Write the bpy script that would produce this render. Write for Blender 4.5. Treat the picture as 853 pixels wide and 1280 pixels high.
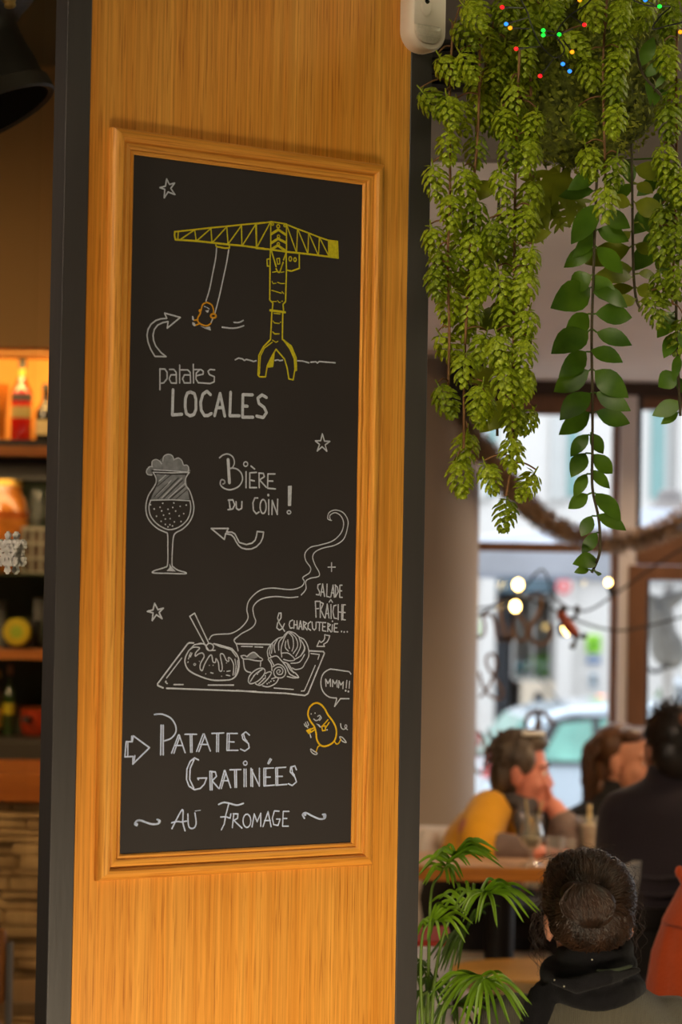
import bpy, bmesh, math, random
from mathutils import Vector, Matrix, Euler
random.seed(7)
PI = math.pi
col = bpy.context.scene.collection
for o in list(bpy.data.objects): bpy.data.objects.remove(o)

# ------------------------------------------------------------------ camera
F = 3200.0; PITCH = 0.03240; ROLL = 0.01777; CZ = 1.55
cam_data = bpy.data.cameras.new('camera'); cam = bpy.data.objects.new('camera', cam_data); col.objects.link(cam)
cam_data.sensor_fit = 'VERTICAL'; cam_data.sensor_height = 36.0; cam_data.sensor_width = 24.0
cam_data.lens = F/1280*36.0
cam_data.clip_start = .05; cam_data.clip_end = 200
cam.matrix_world = Matrix.Translation((0, 0, CZ)) @ Matrix.Rotation(PI/2+PITCH, 4, 'X') @ Matrix.Rotation(ROLL, 4, 'Z')
cam_data.dof.use_dof = True; cam_data.dof.focus_distance = 4.25; cam_data.dof.aperture_fstop = 4.2
cam_data.dof.aperture_blades = 0
bpy.context.scene.camera = cam

# ------------------------------------------------------------------ world, exposure
sc = bpy.context.scene
sc.view_settings.view_transform = 'Standard'; sc.view_settings.look = 'None'
sc.view_settings.gamma = 1.0; sc.view_settings.use_curve_mapping = False
sc.view_settings.exposure = 0.0
try:
    sc.cycles.use_denoising = True; sc.cycles.denoiser = 'OPENIMAGEDENOISE'
    sc.cycles.max_bounces = 8; sc.cycles.diffuse_bounces = 3; sc.cycles.transparent_max_bounces = 16
    sc.cycles.sample_clamp_indirect = 4.0; sc.cycles.caustics_reflective = False; sc.cycles.caustics_refractive = False
except Exception: pass
w = bpy.data.worlds.new('overcast_sky'); sc.world = w; w.use_nodes = True
nt = w.node_tree; bg = nt.nodes['Background']
tc = nt.nodes.new('ShaderNodeTexCoord'); sep = nt.nodes.new('ShaderNodeSeparateXYZ'); rmp = nt.nodes.new('ShaderNodeValToRGB')
nt.links.new(tc.outputs['Generated'], sep.inputs[0]); nt.links.new(sep.outputs['Z'], rmp.inputs[0]); nt.links.new(rmp.outputs[0], bg.inputs[0])
rmp.color_ramp.elements[0].color = (.80, .84, .92, 1); rmp.color_ramp.elements[1].color = (.92, .95, 1.0, 1)
bg.inputs[1].default_value = 2.9

def area(name, loc, target, sx, sy, power, color, spread=180):
    l = bpy.data.lights.new(name, 'AREA'); l.shape = 'RECTANGLE'; l.size = sx; l.size_y = sy; l.energy = power; l.color = color; l.spread = math.radians(spread)
    o = bpy.data.objects.new(name, l); col.objects.link(o); o.location = loc
    d = Vector(target)-Vector(loc); o.rotation_euler = d.to_track_quat('-Z', 'Y').to_euler(); return o
def point(name, loc, power, color, r=.06):
    l = bpy.data.lights.new(name, 'POINT'); l.energy = power; l.color = color; l.shadow_soft_size = r
    o = bpy.data.objects.new(name, l); col.objects.link(o); o.location = loc; return o
WARM = (1, .72, .42)
area('panel_fill_light', (.50, 2.75, .25), (-.12, 4.1, .85), 1.0, .5, 19.5, (1, .83, .58), 140)  # added low fill that brightens the foot of the panel; no window here
area('overhead_fill_light', (.3, 1.2, 3.2), (.3, 4.4, 1.2), 1.6, 1.2, .3, (1, .74, .45))  # added weak overhead fill near the camera, well away from the bar
area('plant_fill_light', (1.7, 4.55, 3.25), (.45, 4.4, 2.0), .8, .6, 14, (1, .86, .55))  # added fill to brighten the hanging plant, not a known fixture
area('plant_front_fill_light', (-.5, 2.4, 3.1), (.66, 4.4, 2.0), .5, .5, 1.7, (1, .86, .58), 48)  # added narrow fill, lifts the plant from the camera side
area('ceiling_light_dining', (1.7, 6.9, 2.36), (1.05, 8.0, .95), .5, .4, 9, (1, .70, .40), 65)
area('soffit_downlights', (1.5, 9.15, 2.385), (1.25, 8.6, 0), .9, .3, 20, (1, .72, .44), 150)
area('bar_fill_light', (-2.5, 6.2, 3.2), (-1.4, 8.6, 1.2), .8, .8, 17, (1, .66, .33), 75)  # added fill for the stone front and counter, no fixture known
area('snowflake_fill_light', (-2.2, 2.2, 3.0), (-.62, 4.6, 1.6), .6, .6, 5, (1, .80, .60), 50)  # added fill so the snowflake reads white; there is no entrance lamp

# ------------------------------------------------------------------ helpers
def S(r, g, b):
    f = lambda c: (c/255/12.92) if c/255 <= .04045 else ((c/255+.055)/1.055)**2.4
    return (f(r), f(g), f(b))
def at(px, py, Y):
    X = px-426.5; V = 640-py
    cr, sr = math.cos(ROLL), math.sin(ROLL)
    a = (cr*X-sr*V)/F; b = (sr*X+cr*V)/F
    c, s = math.cos(PITCH), math.sin(PITCH)
    d = Vector((a, c-s*b, s+c*b)); d *= Y/d.y
    return Vector((d.x, Y, d.z+CZ))
MATS = {}
def mat(name, c, rough=.6, metal=0, var=.12, scale=12, spec=.5, bump=0, bscale=60, stretch=None, trans=0, emit=None, estr=0, coat=0, sheen=0, c2=None):
    if name in MATS: return MATS[name]
    m = bpy.data.materials.new(name); m.use_nodes = True; n = m.node_tree.nodes; L = m.node_tree.links
    b = n['Principled BSDF']; b.inputs['Roughness'].default_value = rough; b.inputs['Metallic'].default_value = metal
    b.inputs['Specular IOR Level'].default_value = spec
    t = n.new('ShaderNodeTexCoord'); mp = n.new('ShaderNodeMapping'); L.new(t.outputs['Object'], mp.inputs[0])
    if stretch: mp.inputs['Scale'].default_value = stretch
    no = n.new('ShaderNodeTexNoise'); no.inputs['Scale'].default_value = scale; no.inputs['Detail'].default_value = 4; L.new(mp.outputs[0], no.inputs[0])
    cr = n.new('ShaderNodeValToRGB'); L.new(no.outputs[0], cr.inputs[0])
    k1 = tuple(max(0, x*(1-var)) for x in c); k2 = tuple(x*(1+var) for x in c) if c2 is None else c2
    cr.color_ramp.elements[0].color = (*k1, 1); cr.color_ramp.elements[1].color = (*k2, 1)
    cr.color_ramp.elements[0].position = .3; cr.color_ramp.elements[1].position = .7
    L.new(cr.outputs[0], b.inputs['Base Color'])
    if bump:
        n2 = n.new('ShaderNodeTexNoise'); n2.inputs['Scale'].default_value = bscale; n2.inputs['Detail'].default_value = 5; L.new(mp.outputs[0], n2.inputs[0])
        bp = n.new('ShaderNodeBump'); bp.inputs['Strength'].default_value = bump; bp.inputs['Distance'].default_value = .01
        L.new(n2.outputs[0], bp.inputs['Height']); L.new(bp.outputs[0], b.inputs['Normal'])
    if trans: b.inputs['Transmission Weight'].default_value = trans
    if coat: b.inputs['Coat Weight'].default_value = coat
    if sheen: b.inputs['Sheen Weight'].default_value = sheen
    if emit: b.inputs['Emission Color'].default_value = (*emit, 1); b.inputs['Emission Strength'].default_value = estr
    MATS[name] = m; return m
def leafmat(name, c, c2, scale=9, tl=.3, rough=.45):
    if name in MATS: return MATS[name]
    m = mat(name, c, rough, 0, .25, scale, c2=c2); n = m.node_tree.nodes; L = m.node_tree.links
    b = n['Principled BSDF']; tr = n.new('ShaderNodeBsdfTranslucent'); mx = n.new('ShaderNodeMixShader'); mx.inputs[0].default_value = tl
    src = b.inputs['Base Color'].links[0].from_socket; L.new(src, tr.inputs[0])
    L.new(b.outputs[0], mx.inputs[1]); L.new(tr.outputs[0], mx.inputs[2]); L.new(mx.outputs[0], n['Material Output'].inputs[0]); return m
def panemat(name, tint=(1, 1, 1), refl=.06):
    if name in MATS: return MATS[name]
    m = bpy.data.materials.new(name); m.use_nodes = True; n = m.node_tree.nodes; L = m.node_tree.links
    n.remove(n['Principled BSDF']); t = n.new('ShaderNodeBsdfTransparent'); g = n.new('ShaderNodeBsdfGlossy'); g.inputs['Roughness'].default_value = .02
    t.inputs[0].default_value = (*tint, 1); mx = n.new('ShaderNodeMixShader'); mx.inputs[0].default_value = refl
    L.new(t.outputs[0], mx.inputs[1]); L.new(g.outputs[0], mx.inputs[2]); L.new(mx.outputs[0], n['Material Output'].inputs[0]); MATS[name] = m; return m
def glassmat(name, tint=(1, 1, 1), rough=.02):
    if name in MATS: return MATS[name]
    m = mat(name, tint, rough, 0, .01, 3, trans=1.0); m.node_tree.nodes['Principled BSDF'].inputs['IOR'].default_value = 1.25; return m
def thinglass(name, tint, refl=.30, haze=.06):
    if name in MATS: return MATS[name]
    m = panemat(name, tint, .05); n = m.node_tree.nodes; L = m.node_tree.links; mx = n['Mix Shader']
    lw = n.new('ShaderNodeLayerWeight'); lw.inputs[0].default_value = refl; L.new(lw.outputs['Facing'], mx.inputs[0])
    d = n.new('ShaderNodeBsdfDiffuse'); d.inputs[0].default_value = (.9, .9, .88, 1); m2 = n.new('ShaderNodeMixShader'); m2.inputs[0].default_value = haze
    L.new(mx.outputs[0], m2.inputs[1]); L.new(d.outputs[0], m2.inputs[2]); L.new(m2.outputs[0], n['Material Output'].inputs[0]); return m
def woodmat(name, dark, mid, light, axis, rough=.42, gscale=1.0):
    """oak: fine pores and broad cathedral bands running along one axis"""
    if name in MATS: return MATS[name]
    m = bpy.data.materials.new(name); m.use_nodes = True; n = m.node_tree.nodes; L = m.node_tree.links
    b = n['Principled BSDF']; b.inputs['Roughness'].default_value = rough; b.inputs['Specular IOR Level'].default_value = .35
    t = n.new('ShaderNodeTexCoord')
    def noise(sl, st, det=4, dist=0):
        mp = n.new('ShaderNodeMapping'); v = [st, st, st]; v[axis] = sl; mp.inputs['Scale'].default_value = [x*gscale for x in v]
        L.new(t.outputs['Object'], mp.inputs[0]); no = n.new('ShaderNodeTexNoise'); no.inputs['Scale'].default_value = 1; no.inputs['Detail'].default_value = det
        no.inputs['Distortion'].default_value = dist; L.new(mp.outputs[0], no.inputs[0]); return no.outputs[0]
    a = noise(.55, 26, 5, .5); f = noise(2.6, 230, 4); p = noise(9, 330, 2)
    r1 = n.new('ShaderNodeValToRGB'); L.new(a, r1.inputs[0]); e = r1.color_ramp.elements
    e[0].position = .3; e[0].color = (*mid, 1); e[1].position = .7; e[1].color = (*light, 1)
    r2 = n.new('ShaderNodeValToRGB'); L.new(p, r2.inputs[0]); e = r2.color_ramp.elements
    e[0].position = .55; e[0].color = (0, 0, 0, 1); e[1].position = .68; e[1].color = (1, 1, 1, 1)
    mx = n.new('ShaderNodeMix'); mx.data_type = 'RGBA'; L.new(r1.outputs[0], mx.inputs[6]); mx.inputs[7].default_value = (*dark, 1)
    mm = n.new('ShaderNodeMath'); mm.operation = 'MULTIPLY'; mm.inputs[1].default_value = .55; L.new(r2.outputs[0], mm.inputs[0]); L.new(mm.outputs[0], mx.inputs[0])
    mx2 = n.new('ShaderNodeMix'); mx2.data_type = 'RGBA'; mx2.blend_type = 'MULTIPLY'; mx2.inputs[0].default_value = .75
    r3 = n.new('ShaderNodeValToRGB'); L.new(f, r3.inputs[0]); r3.color_ramp.elements[0].position = .3; r3.color_ramp.elements[0].color = (.62, .55, .45, 1); r3.color_ramp.elements[1].position = .65
    L.new(mx.outputs[2], mx2.inputs[6]); L.new(r3.outputs[0], mx2.inputs[7]); L.new(mx2.outputs[2], b.inputs['Base Color'])
    bp = n.new('ShaderNodeBump'); bp.inputs['Strength'].default_value = .12; bp.inputs['Distance'].default_value = .002; L.new(f, bp.inputs['Height']); L.new(bp.outputs[0], b.inputs['Normal'])
    MATS[name] = m; return m

FR = {}          # world matrix of every thing's own frame
def setp(o, label=None, cat=None, group=None, kind=None):
    if label: o['label'] = label
    if cat: o['category'] = cat
    if group: o['group'] = group
    if kind: o['kind'] = kind
    return o
def thing(name, label, cat, loc, rotz=0, group=None, kind=None):
    o = bpy.data.objects.new(name, None); col.objects.link(o); o.empty_display_size = .05
    M = Matrix.Translation(loc) @ Matrix.Rotation(rotz, 4, 'Z'); o.matrix_world = M; FR[o.name] = M
    return setp(o, label, cat, group, kind)
class MB:
    def __init__(s): s.v = []; s.f = []; s.mi = []; s.cur = 0
    def add(s, vs, fs, M=None):
        k = len(s.v)
        for p in vs:
            p = Vector(p); s.v.append(M @ p if M is not None else p)
        for f in fs: s.f.append(tuple(i+k for i in f)); s.mi.append(s.cur)
        return s
    def box(s, c, d, M=None, bev=0):
        x, y, z = d[0]/2, d[1]/2, d[2]/2; c = Vector(c)
        if bev <= 0:
            vs = [c+Vector(q) for q in [(-x, -y, -z), (x, -y, -z), (x, y, -z), (-x, y, -z), (-x, -y, z), (x, -y, z), (x, y, z), (-x, y, z)]]
            return s.add(vs, [(0, 3, 2, 1), (4, 5, 6, 7), (0, 1, 5, 4), (1, 2, 6, 5), (2, 3, 7, 6), (3, 0, 4, 7)], M)
        bm = bmesh.new(); bmesh.ops.create_cube(bm, size=1)
        for v in bm.verts: v.co = Vector((v.co.x*d[0], v.co.y*d[1], v.co.z*d[2]))
        bmesh.ops.bevel(bm, geom=bm.edges[:], offset=bev, segments=3, profile=.5, affect='EDGES')
        for v in bm.verts: v.co += c
        bm.verts.index_update(); s.add([v.co.copy() for v in bm.verts], [[v.index for v in f.verts] for f in bm.faces], M); bm.free(); return s
    def bb(s, a, b, M=None, bev=0):
        a = Vector(a); b = Vector(b); return s.box((a+b)/2, [abs(x) for x in (b-a)], M, bev)
    def rings(s, rings, caps=True, closed=False, M=None):
        n = len(rings[0]); vs = [p for r in rings for p in r]; fs = []
        m = len(rings)
        for i in range(m if closed else m-1):
            j = (i+1) % m
            for k in range(n): fs.append((i*n+k, i*n+(k+1) % n, j*n+(k+1) % n, j*n+k))
        if caps and not closed: fs += [tuple(range(n))[::-1], tuple((m-1)*n+k for k in range(n))]
        return s.add(vs, fs, M)
    def tube(s, pts, r, seg=8, caps=True, M=None, flat=1.0):
        pts = [Vector(p) for p in pts]; R = r if isinstance(r, (list, tuple)) else [r]*len(pts); out = []; up = None
        for i, p in enumerate(pts):
            d = (pts[min(i+1, len(pts)-1)]-pts[max(i-1, 0)])
            d = d.normalized() if d.length > 1e-9 else Vector((0, 0, 1))
            if up is None: up = Vector((0, 0, 1)) if abs(d.z) < .9 else Vector((1, 0, 0))
            a = d.cross(up).normalized(); b = a.cross(d).normalized(); up = b
            out.append([p+(a*math.cos(2*PI*k/seg)+b*math.sin(2*PI*k/seg)*flat)*R[i] for k in range(seg)])
        return s.rings(out, caps, False, M)
    def lathe(s, prof, c=(0, 0, 0), seg=24, M=None, caps=True):
        c = Vector(c)
        return s.rings([[c+Vector((r*math.cos(2*PI*k/seg), r*math.sin(2*PI*k/seg), z)) for k in range(seg)] for r, z in prof], caps, False, M)
    def ell(s, c, r, M=None, u=20, v=12):
        c = Vector(c); vs = [c+Vector((0, 0, -r[2]))]; fs = []
        for i in range(1, v):
            a = -PI/2+PI*i/v
            for k in range(u): vs.append(c+Vector((r[0]*math.cos(a)*math.cos(2*PI*k/u), r[1]*math.cos(a)*math.sin(2*PI*k/u), r[2]*math.sin(a))))
        vs.append(c+Vector((0, 0, r[2]))); t = len(vs)-1
        for k in range(u):
            fs.append((0, 1+(k+1) % u, 1+k)); fs.append((t, t-u+k, t-u+(k+1) % u))
            for i in range(v-2): fs.append((1+i*u+k, 1+i*u+(k+1) % u, 1+(i+1)*u+(k+1) % u, 1+(i+1)*u+k))
        return s.add(vs, fs, M)
    def prism(s, out, z0, z1, M=None):
        n = len(out); vs = [(x, y, z0) for x, y in out]+[(x, y, z1) for x, y in out]
        return s.add(vs, [tuple(range(n))[::-1], tuple(range(n, 2*n))]+[(k, (k+1) % n, n+(k+1) % n, n+k) for k in range(n)], M)
    def loft(s, secs, seg=20, M=None):
        """secs: (centre, rx, ry, yaw) horizontal ellipses, closed at both ends"""
        R = []
        for c, rx, ry, yw in secs:
            c = Vector(c); q = Matrix.Rotation(yw, 3, 'Z')
            R.append([c+q @ Vector((rx*math.cos(2*PI*k/seg), ry*math.sin(2*PI*k/seg), 0)) for k in range(seg)])
        return s.rings(R, True, False, M)
    def build(s, name, m, parent=None, smooth=False, world=True, auto=None):
        me = bpy.data.meshes.new(name); vs = s.v
        if parent is not None and world:
            root = parent
            while root.parent is not None: root = root.parent
            if root.name in FR:
                I = FR[root.name].inverted(); vs = [I @ p for p in vs]
        me.from_pydata([tuple(p) for p in vs], [], s.f)
        ms = m if isinstance(m, (list, tuple)) else [m]
        for q in ms: me.materials.append(q)
        if len(ms) > 1: me.polygons.foreach_set('material_index', s.mi)
        bm = bmesh.new(); bm.from_mesh(me); bmesh.ops.recalc_face_normals(bm, faces=bm.faces[:]); bm.to_mesh(me); bm.free()
        if smooth: me.polygons.foreach_set('use_smooth', [True]*len(me.polygons))
        if auto is not None:
            me.polygons.foreach_set('use_smooth', [True]*len(me.polygons))
            try: me.set_sharp_from_angle(angle=auto)
            except Exception: pass
        me.update(); o = bpy.data.objects.new(name, me); col.objects.link(o)
        if parent is not None: o.parent = parent
        return o
    def remesh(s, voxel, it=6, fac=.5):
        """one continuous skin over everything gathered so far"""
        me = bpy.data.meshes.new('tmp'); me.from_pydata([tuple(p) for p in s.v], [], s.f)
        bm = bmesh.new(); bm.from_mesh(me); bmesh.ops.recalc_face_normals(bm, faces=bm.faces[:]); bm.to_mesh(me); bm.free()
        o = bpy.data.objects.new('tmp', me); col.objects.link(o)
        r = o.modifiers.new('r', 'REMESH'); r.mode = 'VOXEL'; r.voxel_size = voxel
        if it:
            q = o.modifiers.new('s', 'SMOOTH'); q.factor = fac; q.iterations = it
        dg = bpy.context.evaluated_depsgraph_get(); e = o.evaluated_get(dg); m2 = bpy.data.meshes.new_from_object(e)
        n = MB(); n.v = [v.co.copy() for v in m2.vertices]; n.f = [tuple(p.vertices) for p in m2.polygons]; n.mi = [0]*len(n.f)
        bpy.data.objects.remove(o); bpy.data.meshes.remove(me); bpy.data.meshes.remove(m2); return n
def part(o, label): o['label'] = label; return o
def struct(mb, name, m, label=None, parent=None, **k):
    o = mb.build(name, m, parent, **k)
    if parent is None: setp(o, label, 'room', None, 'structure')
    return o
def tag(o, label, cat, group=None, kind=None): return setp(o, label, cat, group, kind)
def dup(root, loc, rotz, label, group=None):
    r = root.copy(); col.objects.link(r); r.location = loc; r.rotation_euler = (0, 0, rotz); r['label'] = label
    FR[r.name] = Matrix.Translation(loc) @ Matrix.Rotation(rotz, 4, 'Z')
    if group: r['group'] = group
    for ch in [c for c in bpy.data.objects if c.parent == root]:
        c = ch.copy(); col.objects.link(c); c.parent = r
        for g in [q for q in bpy.data.objects if q.parent == ch]:
            d = g.copy(); col.objects.link(d); d.parent = c
    return r
def cr(pts, n=6, closed=False):
    """Catmull-Rom through 2-D or 3-D points"""
    P = [Vector(p) for p in pts]; m = len(P)
    if m < 3: return P
    out = []
    rng = range(m) if closed else range(m-1)
    for i in rng:
        g = (lambda j: P[j % m]) if closed else (lambda j: P[max(0, min(m-1, j))])
        p0, p1, p2, p3 = g(i-1), g(i), g(i+1), g(i+2)
        for k in range(n):
            t = k/n; out.append(.5*((2*p1)+(p2-p0)*t+(2*p0-5*p1+4*p2-p3)*t*t+(3*p1-p0-3*p2+p3)*t**3))
    out.append(P[0] if closed else P[-1]); return out
# ------------------------------------------------------------------ room shell
def bbs(name, boxes, m, label=None, parent=None, bev=0):
    mb = MB()
    for a, b in boxes: mb.bb(a, b, None, bev)
    return struct(mb, name, m, label, parent)
M_floor = mat('floor_tile', S(204, 190, 176), .45, 0, .15, 3)
M_ceil = mat('ceiling_olive', S(92, 88, 62), .9, 0, .05, 2)
M_soffit = mat('soffit_board', S(236, 226, 226), .85, 0, .03, 1.5)
M_wall = mat('wall_paint', S(206, 196, 182), .9, 0, .06, 2)
M_dark = mat('black_paint', S(30, 26, 24), .5, 0, .15, 8)
M_bulk = mat('bulkhead_paint', S(176, 138, 86), .85, 0, .05, 1.5)
bbs('floor', [((-5, -3.6, -.12), (5.2, 10.1, 0))], M_floor, 'brown tiled cafe floor')
bbs('ceiling', [((-5, -3.6, 3.38), (5.2, 10.1, 3.5))], M_ceil, 'dark olive high ceiling')
bbs('wall_left', [((-5.1, -3.6, 0), (-5, 10.1, 3.5))], M_wall, 'plain painted side wall')
bbs('wall_right', [((5.2, -3.6, 0), (5.3, 10.1, 3.5))], M_wall, 'plain painted side wall')
bbs('wall_behind', [((-5, -3.7, 0), (5.2, -3.6, 3.5))], M_wall, 'plain painted rear wall')
YW = 10.0
bbs('wall_far', [((-5, YW, 0), (.42, YW+.1, 3.5)), ((.42, YW, 2.36), (5.2, YW+.1, 3.5)), ((.42, YW, 0), (5.2, YW+.1, .42))], M_wall, 'far wall around the street windows')
# lowered pale soffit in front of the windows
so = MB(); so.bb((.1, 4.991, 2.40), (5.2, YW, 2.44)); so.bb((.1, 4.99, 2.44), (.14, YW, 3.38))
struct(so, 'ceiling_soffit', M_soffit, 'pale lowered ceiling running out to the street windows')
struct(MB().bb((.1, 4.95, 2.401), (5.2, 4.99, 3.38)), 'trim_2', mat('fascia_taupe', S(118, 108, 102), .8, 0, .04, 2), 'taupe fascia above the pale lowered ceiling')
struct(MB().bb((.42, YW-.02, .0), (5.2, YW-.001, .42)), 'wall_dado', mat('dark_dado', S(54, 46, 42), .6, 0, .1, 3), 'dark panelling below the street windows')
bbs('trim_1', [((.42, YW-.05, 2.345), (5.2, YW+.02, 2.40))], mat('dark_brown_wood', S(60, 40, 30), .6, 0, .2, 6, stretch=(2, 30, 30)), 'dark brown trim between pale ceiling and window')

# ------------------------------------------------------------------ timber partition with steel edges
TH = .6196158; PO = Vector((0, 4.2, CZ))
UC0, UW0, UO0, UI0, UI1, UO1, UW1, UC1 = -.53073, -.48752, -.45265, -.41156, .02767, .06868, .12751, .17308
VO0, VI0, VI1, VO1 = -.44384, -.40474, .67761, .71565
OAK = (S(166, 88, 18), S(221, 142, 44), S(237, 170, 74))
M_oakz = woodmat('oak_upright', *OAK, 2); M_oakx = woodmat('oak_across', *OAK, 0)
M_steel = mat('blackened_steel', S(68, 65, 64), .45, .15, .14, 14, bump=.06, bscale=90, stretch=(1, 1, .12))
pt = thing('wall_partition', 'tall oak faced partition with blackened steel edges', 'partition', PO, TH, None, 'structure')
mb = MB().bb((UW0, 0, -CZ), (UW1, .03, 1.83)); mb.build('wood_panel', M_oakz, pt, world=False)
mb = MB().bb((UC0, -.001, -CZ), (UW0-.0006, .037, 1.83), None, .0016); part(mb.build('steel_edge', M_steel, pt, world=False), 'black steel edge on the bar side')
mb = MB().bb((UW1+.0006, -.001, -CZ), (UC1, .037, 1.83), None, .0016); part(mb.build('steel_edge', M_steel, pt, world=False), 'black steel edge on the dining side')
mb = MB().bb((UW0, .03, -CZ), (UW1, .036, 1.83)); mb.build('back_panel', M_steel, pt, world=False)

# ------------------------------------------------------------------ chalkboard
cb = thing('chalkboard', 'tall framed menu chalkboard with crane and beer drawings hung on oak partition', 'chalkboard', PO, TH)
M_board = mat('chalkboard_black', S(47, 43, 43), .72, 0, .07, 5, spec=.3)
MB().bb((UI0-.012, -.005, VI0-.012), (UI1+.012, -.0005, VI1+.012)).build('board', M_board, cb, world=False)
O_ = [(UO0, VO0), (UO1, VO0), (UO1, VO1), (UO0, VO1)]; I_ = [(UI0, VI0), (UI1, VI0), (UI1, VI1), (UI0, VI1)]
PROF = [(0, 0), (0, .008), (.04, .0125), (.15, .0165), (.27, .0185), (.38, .018), (.45, .0150), (.475, .0105), (.51, .0100), (.60, .0118), (.74, .0112), (.80, .0095), (.825, .0072), (.85, .0088), (.93, .0092), (.985, .007), (1, .004), (1, .0005)]
for k, nm in enumerate(['bottom frame rail', 'right frame stile', 'top frame rail', 'left frame stile']):
    j = (k+1) % 4; R = []
    for (ox, oz), (ix, iz) in ((O_[k], I_[k]), (O_[j], I_[j])): R.append([Vector((ox+(ix-ox)*s, -h, oz+(iz-oz)*s)) for s, h in PROF])
    part(MB().rings(R, True).build('frame_rail', M_oakx if k % 2 == 0 else M_oakz, cb, world=False, auto=.5), nm)

def uv(px, py):
    d = at(px, py, 1.0)-Vector((0, 0, CZ)); n = Vector((math.sin(TH), -math.cos(TH), 0))
    t = n.dot(Vector((0, 4.2, 0))+n*.0055)/n.dot(d); p = d*t
    return Vector((p.x*math.cos(TH)+(p.y-4.2)*math.sin(TH), p.z))
PXM = .00130
M_ch = mat('white_chalk_paint', S(190, 196, 210), .85, 0, .14, 260)
M_chg = mat('grey_chalk_fill', S(120, 124, 132), .9, 0, .22, 120, stretch=(1, 1, 1))
M_chy = mat('yellow_chalk_paint', S(196, 186, 20), .85, 0, .14, 260)
M_chg2 = mat('golden_chalk_paint', S(224, 184, 16), .85, 0, .12, 260)
M_cho = mat('orange_chalk_paint', S(220, 160, 24), .85, 0, .12, 260)
M_chb = mat('bluish_chalk_paint', S(194, 208, 240), .85, 0, .12, 260)
class Draw:
    REG = dict(A=(210, 270, 7.108), B=(320, 270, 7.108), C=(290, 380, 6.093), D=(170, 210, 12.186), E=(170, 370, 6.093), F=(190, 450, 5.503),
               G=(170, 555, 7.533), H=(255, 560, 6.5615), I=(280, 630, 5.17), J=(335, 690, 7.7545), K=(190, 760, 6.5615), L=(295, 780, 6.5615),
               M=(370, 825, 10.24), N=(150, 885, 4.874), O=(225, 935, 5.503), P=(160, 990, 6.5615), Q=(265, 990, 5.503), S=(380, 535, 17.06), T=(175, 745, 21.325))
    def __init__(s): s.mb = MB(); s.k = 0
    def P(s, r, t):
        x0, y0, sc_ = s.REG[r]; a = [float(q) for q in t.replace('(', ' ').replace(')', ' ').replace(',', ' ').split()]
        return [uv(x0+a[i]/sc_, y0+a[i+1]/sc_) for i in range(0, len(a), 2)]
    def line(s, P, w, ci, dy=None):
        y = -.0056-.00012*(s.k % 7) if dy is None else dy; s.k += 1; h = w*PXM/2; m = s.mb; m.cur = ci
        for a, b in zip(P, P[1:]):
            d = b-a
            if d.length < 1e-7: continue
            n = Vector((-d.y, d.x)).normalized()*h
            m.add([(q.x, y, q.y) for q in (a+n, a-n, b-n, b+n)], [(0, 1, 2, 3)])
        for q in P:
            m.add([(q.x+h*math.cos(PI*k/4), y-.00004, q.y+h*math.sin(PI*k/4)) for k in range(8)], [tuple(range(8))])
    def l(s, r, t, w=1.9, ci=0, close=False):
        P = s.P(r, t); s.line(P+[P[0]] if close else P, w, ci); return s
    def c(s, r, t, w=1.9, ci=0, close=False):
        s.line(cr(s.P(r, t), 6, close), w, ci); return s
    def fill(s, r, t, ci=0, smooth=False, dy=-.0053):
        P = s.P(r, t); P = cr(P, 5, True)[:-1] if smooth else P; s.mb.cur = ci
        bm = bmesh.new(); vs = [bm.verts.new((q.x, dy, q.y)) for q in P]; f = bm.faces.new(vs); bmesh.ops.triangulate(bm, faces=[f])
        bm.verts.index_update(); s.mb.add([v.co.copy() for v in bm.verts], [[v.index for v in f.verts] for f in bm.faces]); bm.free(); return s
    def dot(s, r, t, rad=1.1, ci=0):
        for q in s.P(r, t): s.mb.cur = ci; s.mb.add([(q.x+rad*PXM*math.cos(PI*k/6), -.0062, q.y+rad*PXM*math.sin(PI*k/6)) for k in range(12)], [tuple(range(12))])
        return s
    def ring(s, r, cx, cy, rx, ry, w=1.6, ci=0):
        t = ' '.join(f'{cx+rx*math.cos(2*PI*k/14):.1f},{cy+ry*math.sin(2*PI*k/14):.1f}' for k in range(14)); return s.l(r, t, w, ci, True)
    def done(s, name, ms, label): return part(s.mb.build(name, ms, cb, world=False), label)
# --- stars
for r, t, nm in (('D', '468,165 510,250 590,230 530,310 595,405 490,365 430,455 440,325 365,300 450,275', 'chalk star at top left of board'),
                 ('S', '395,125 440,280 555,285 455,360 490,495 390,400 285,490 335,350 245,275 360,270', 'chalk star beside the beer'),
                 ('T', '390,195 480,365 625,325 510,440 590,605 440,500 325,655 350,450 195,410 350,370', 'chalk star above the plate')):
    Draw().l(r, t, 1.8, 0, True).done('star_drawing', [M_ch], nm)
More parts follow.
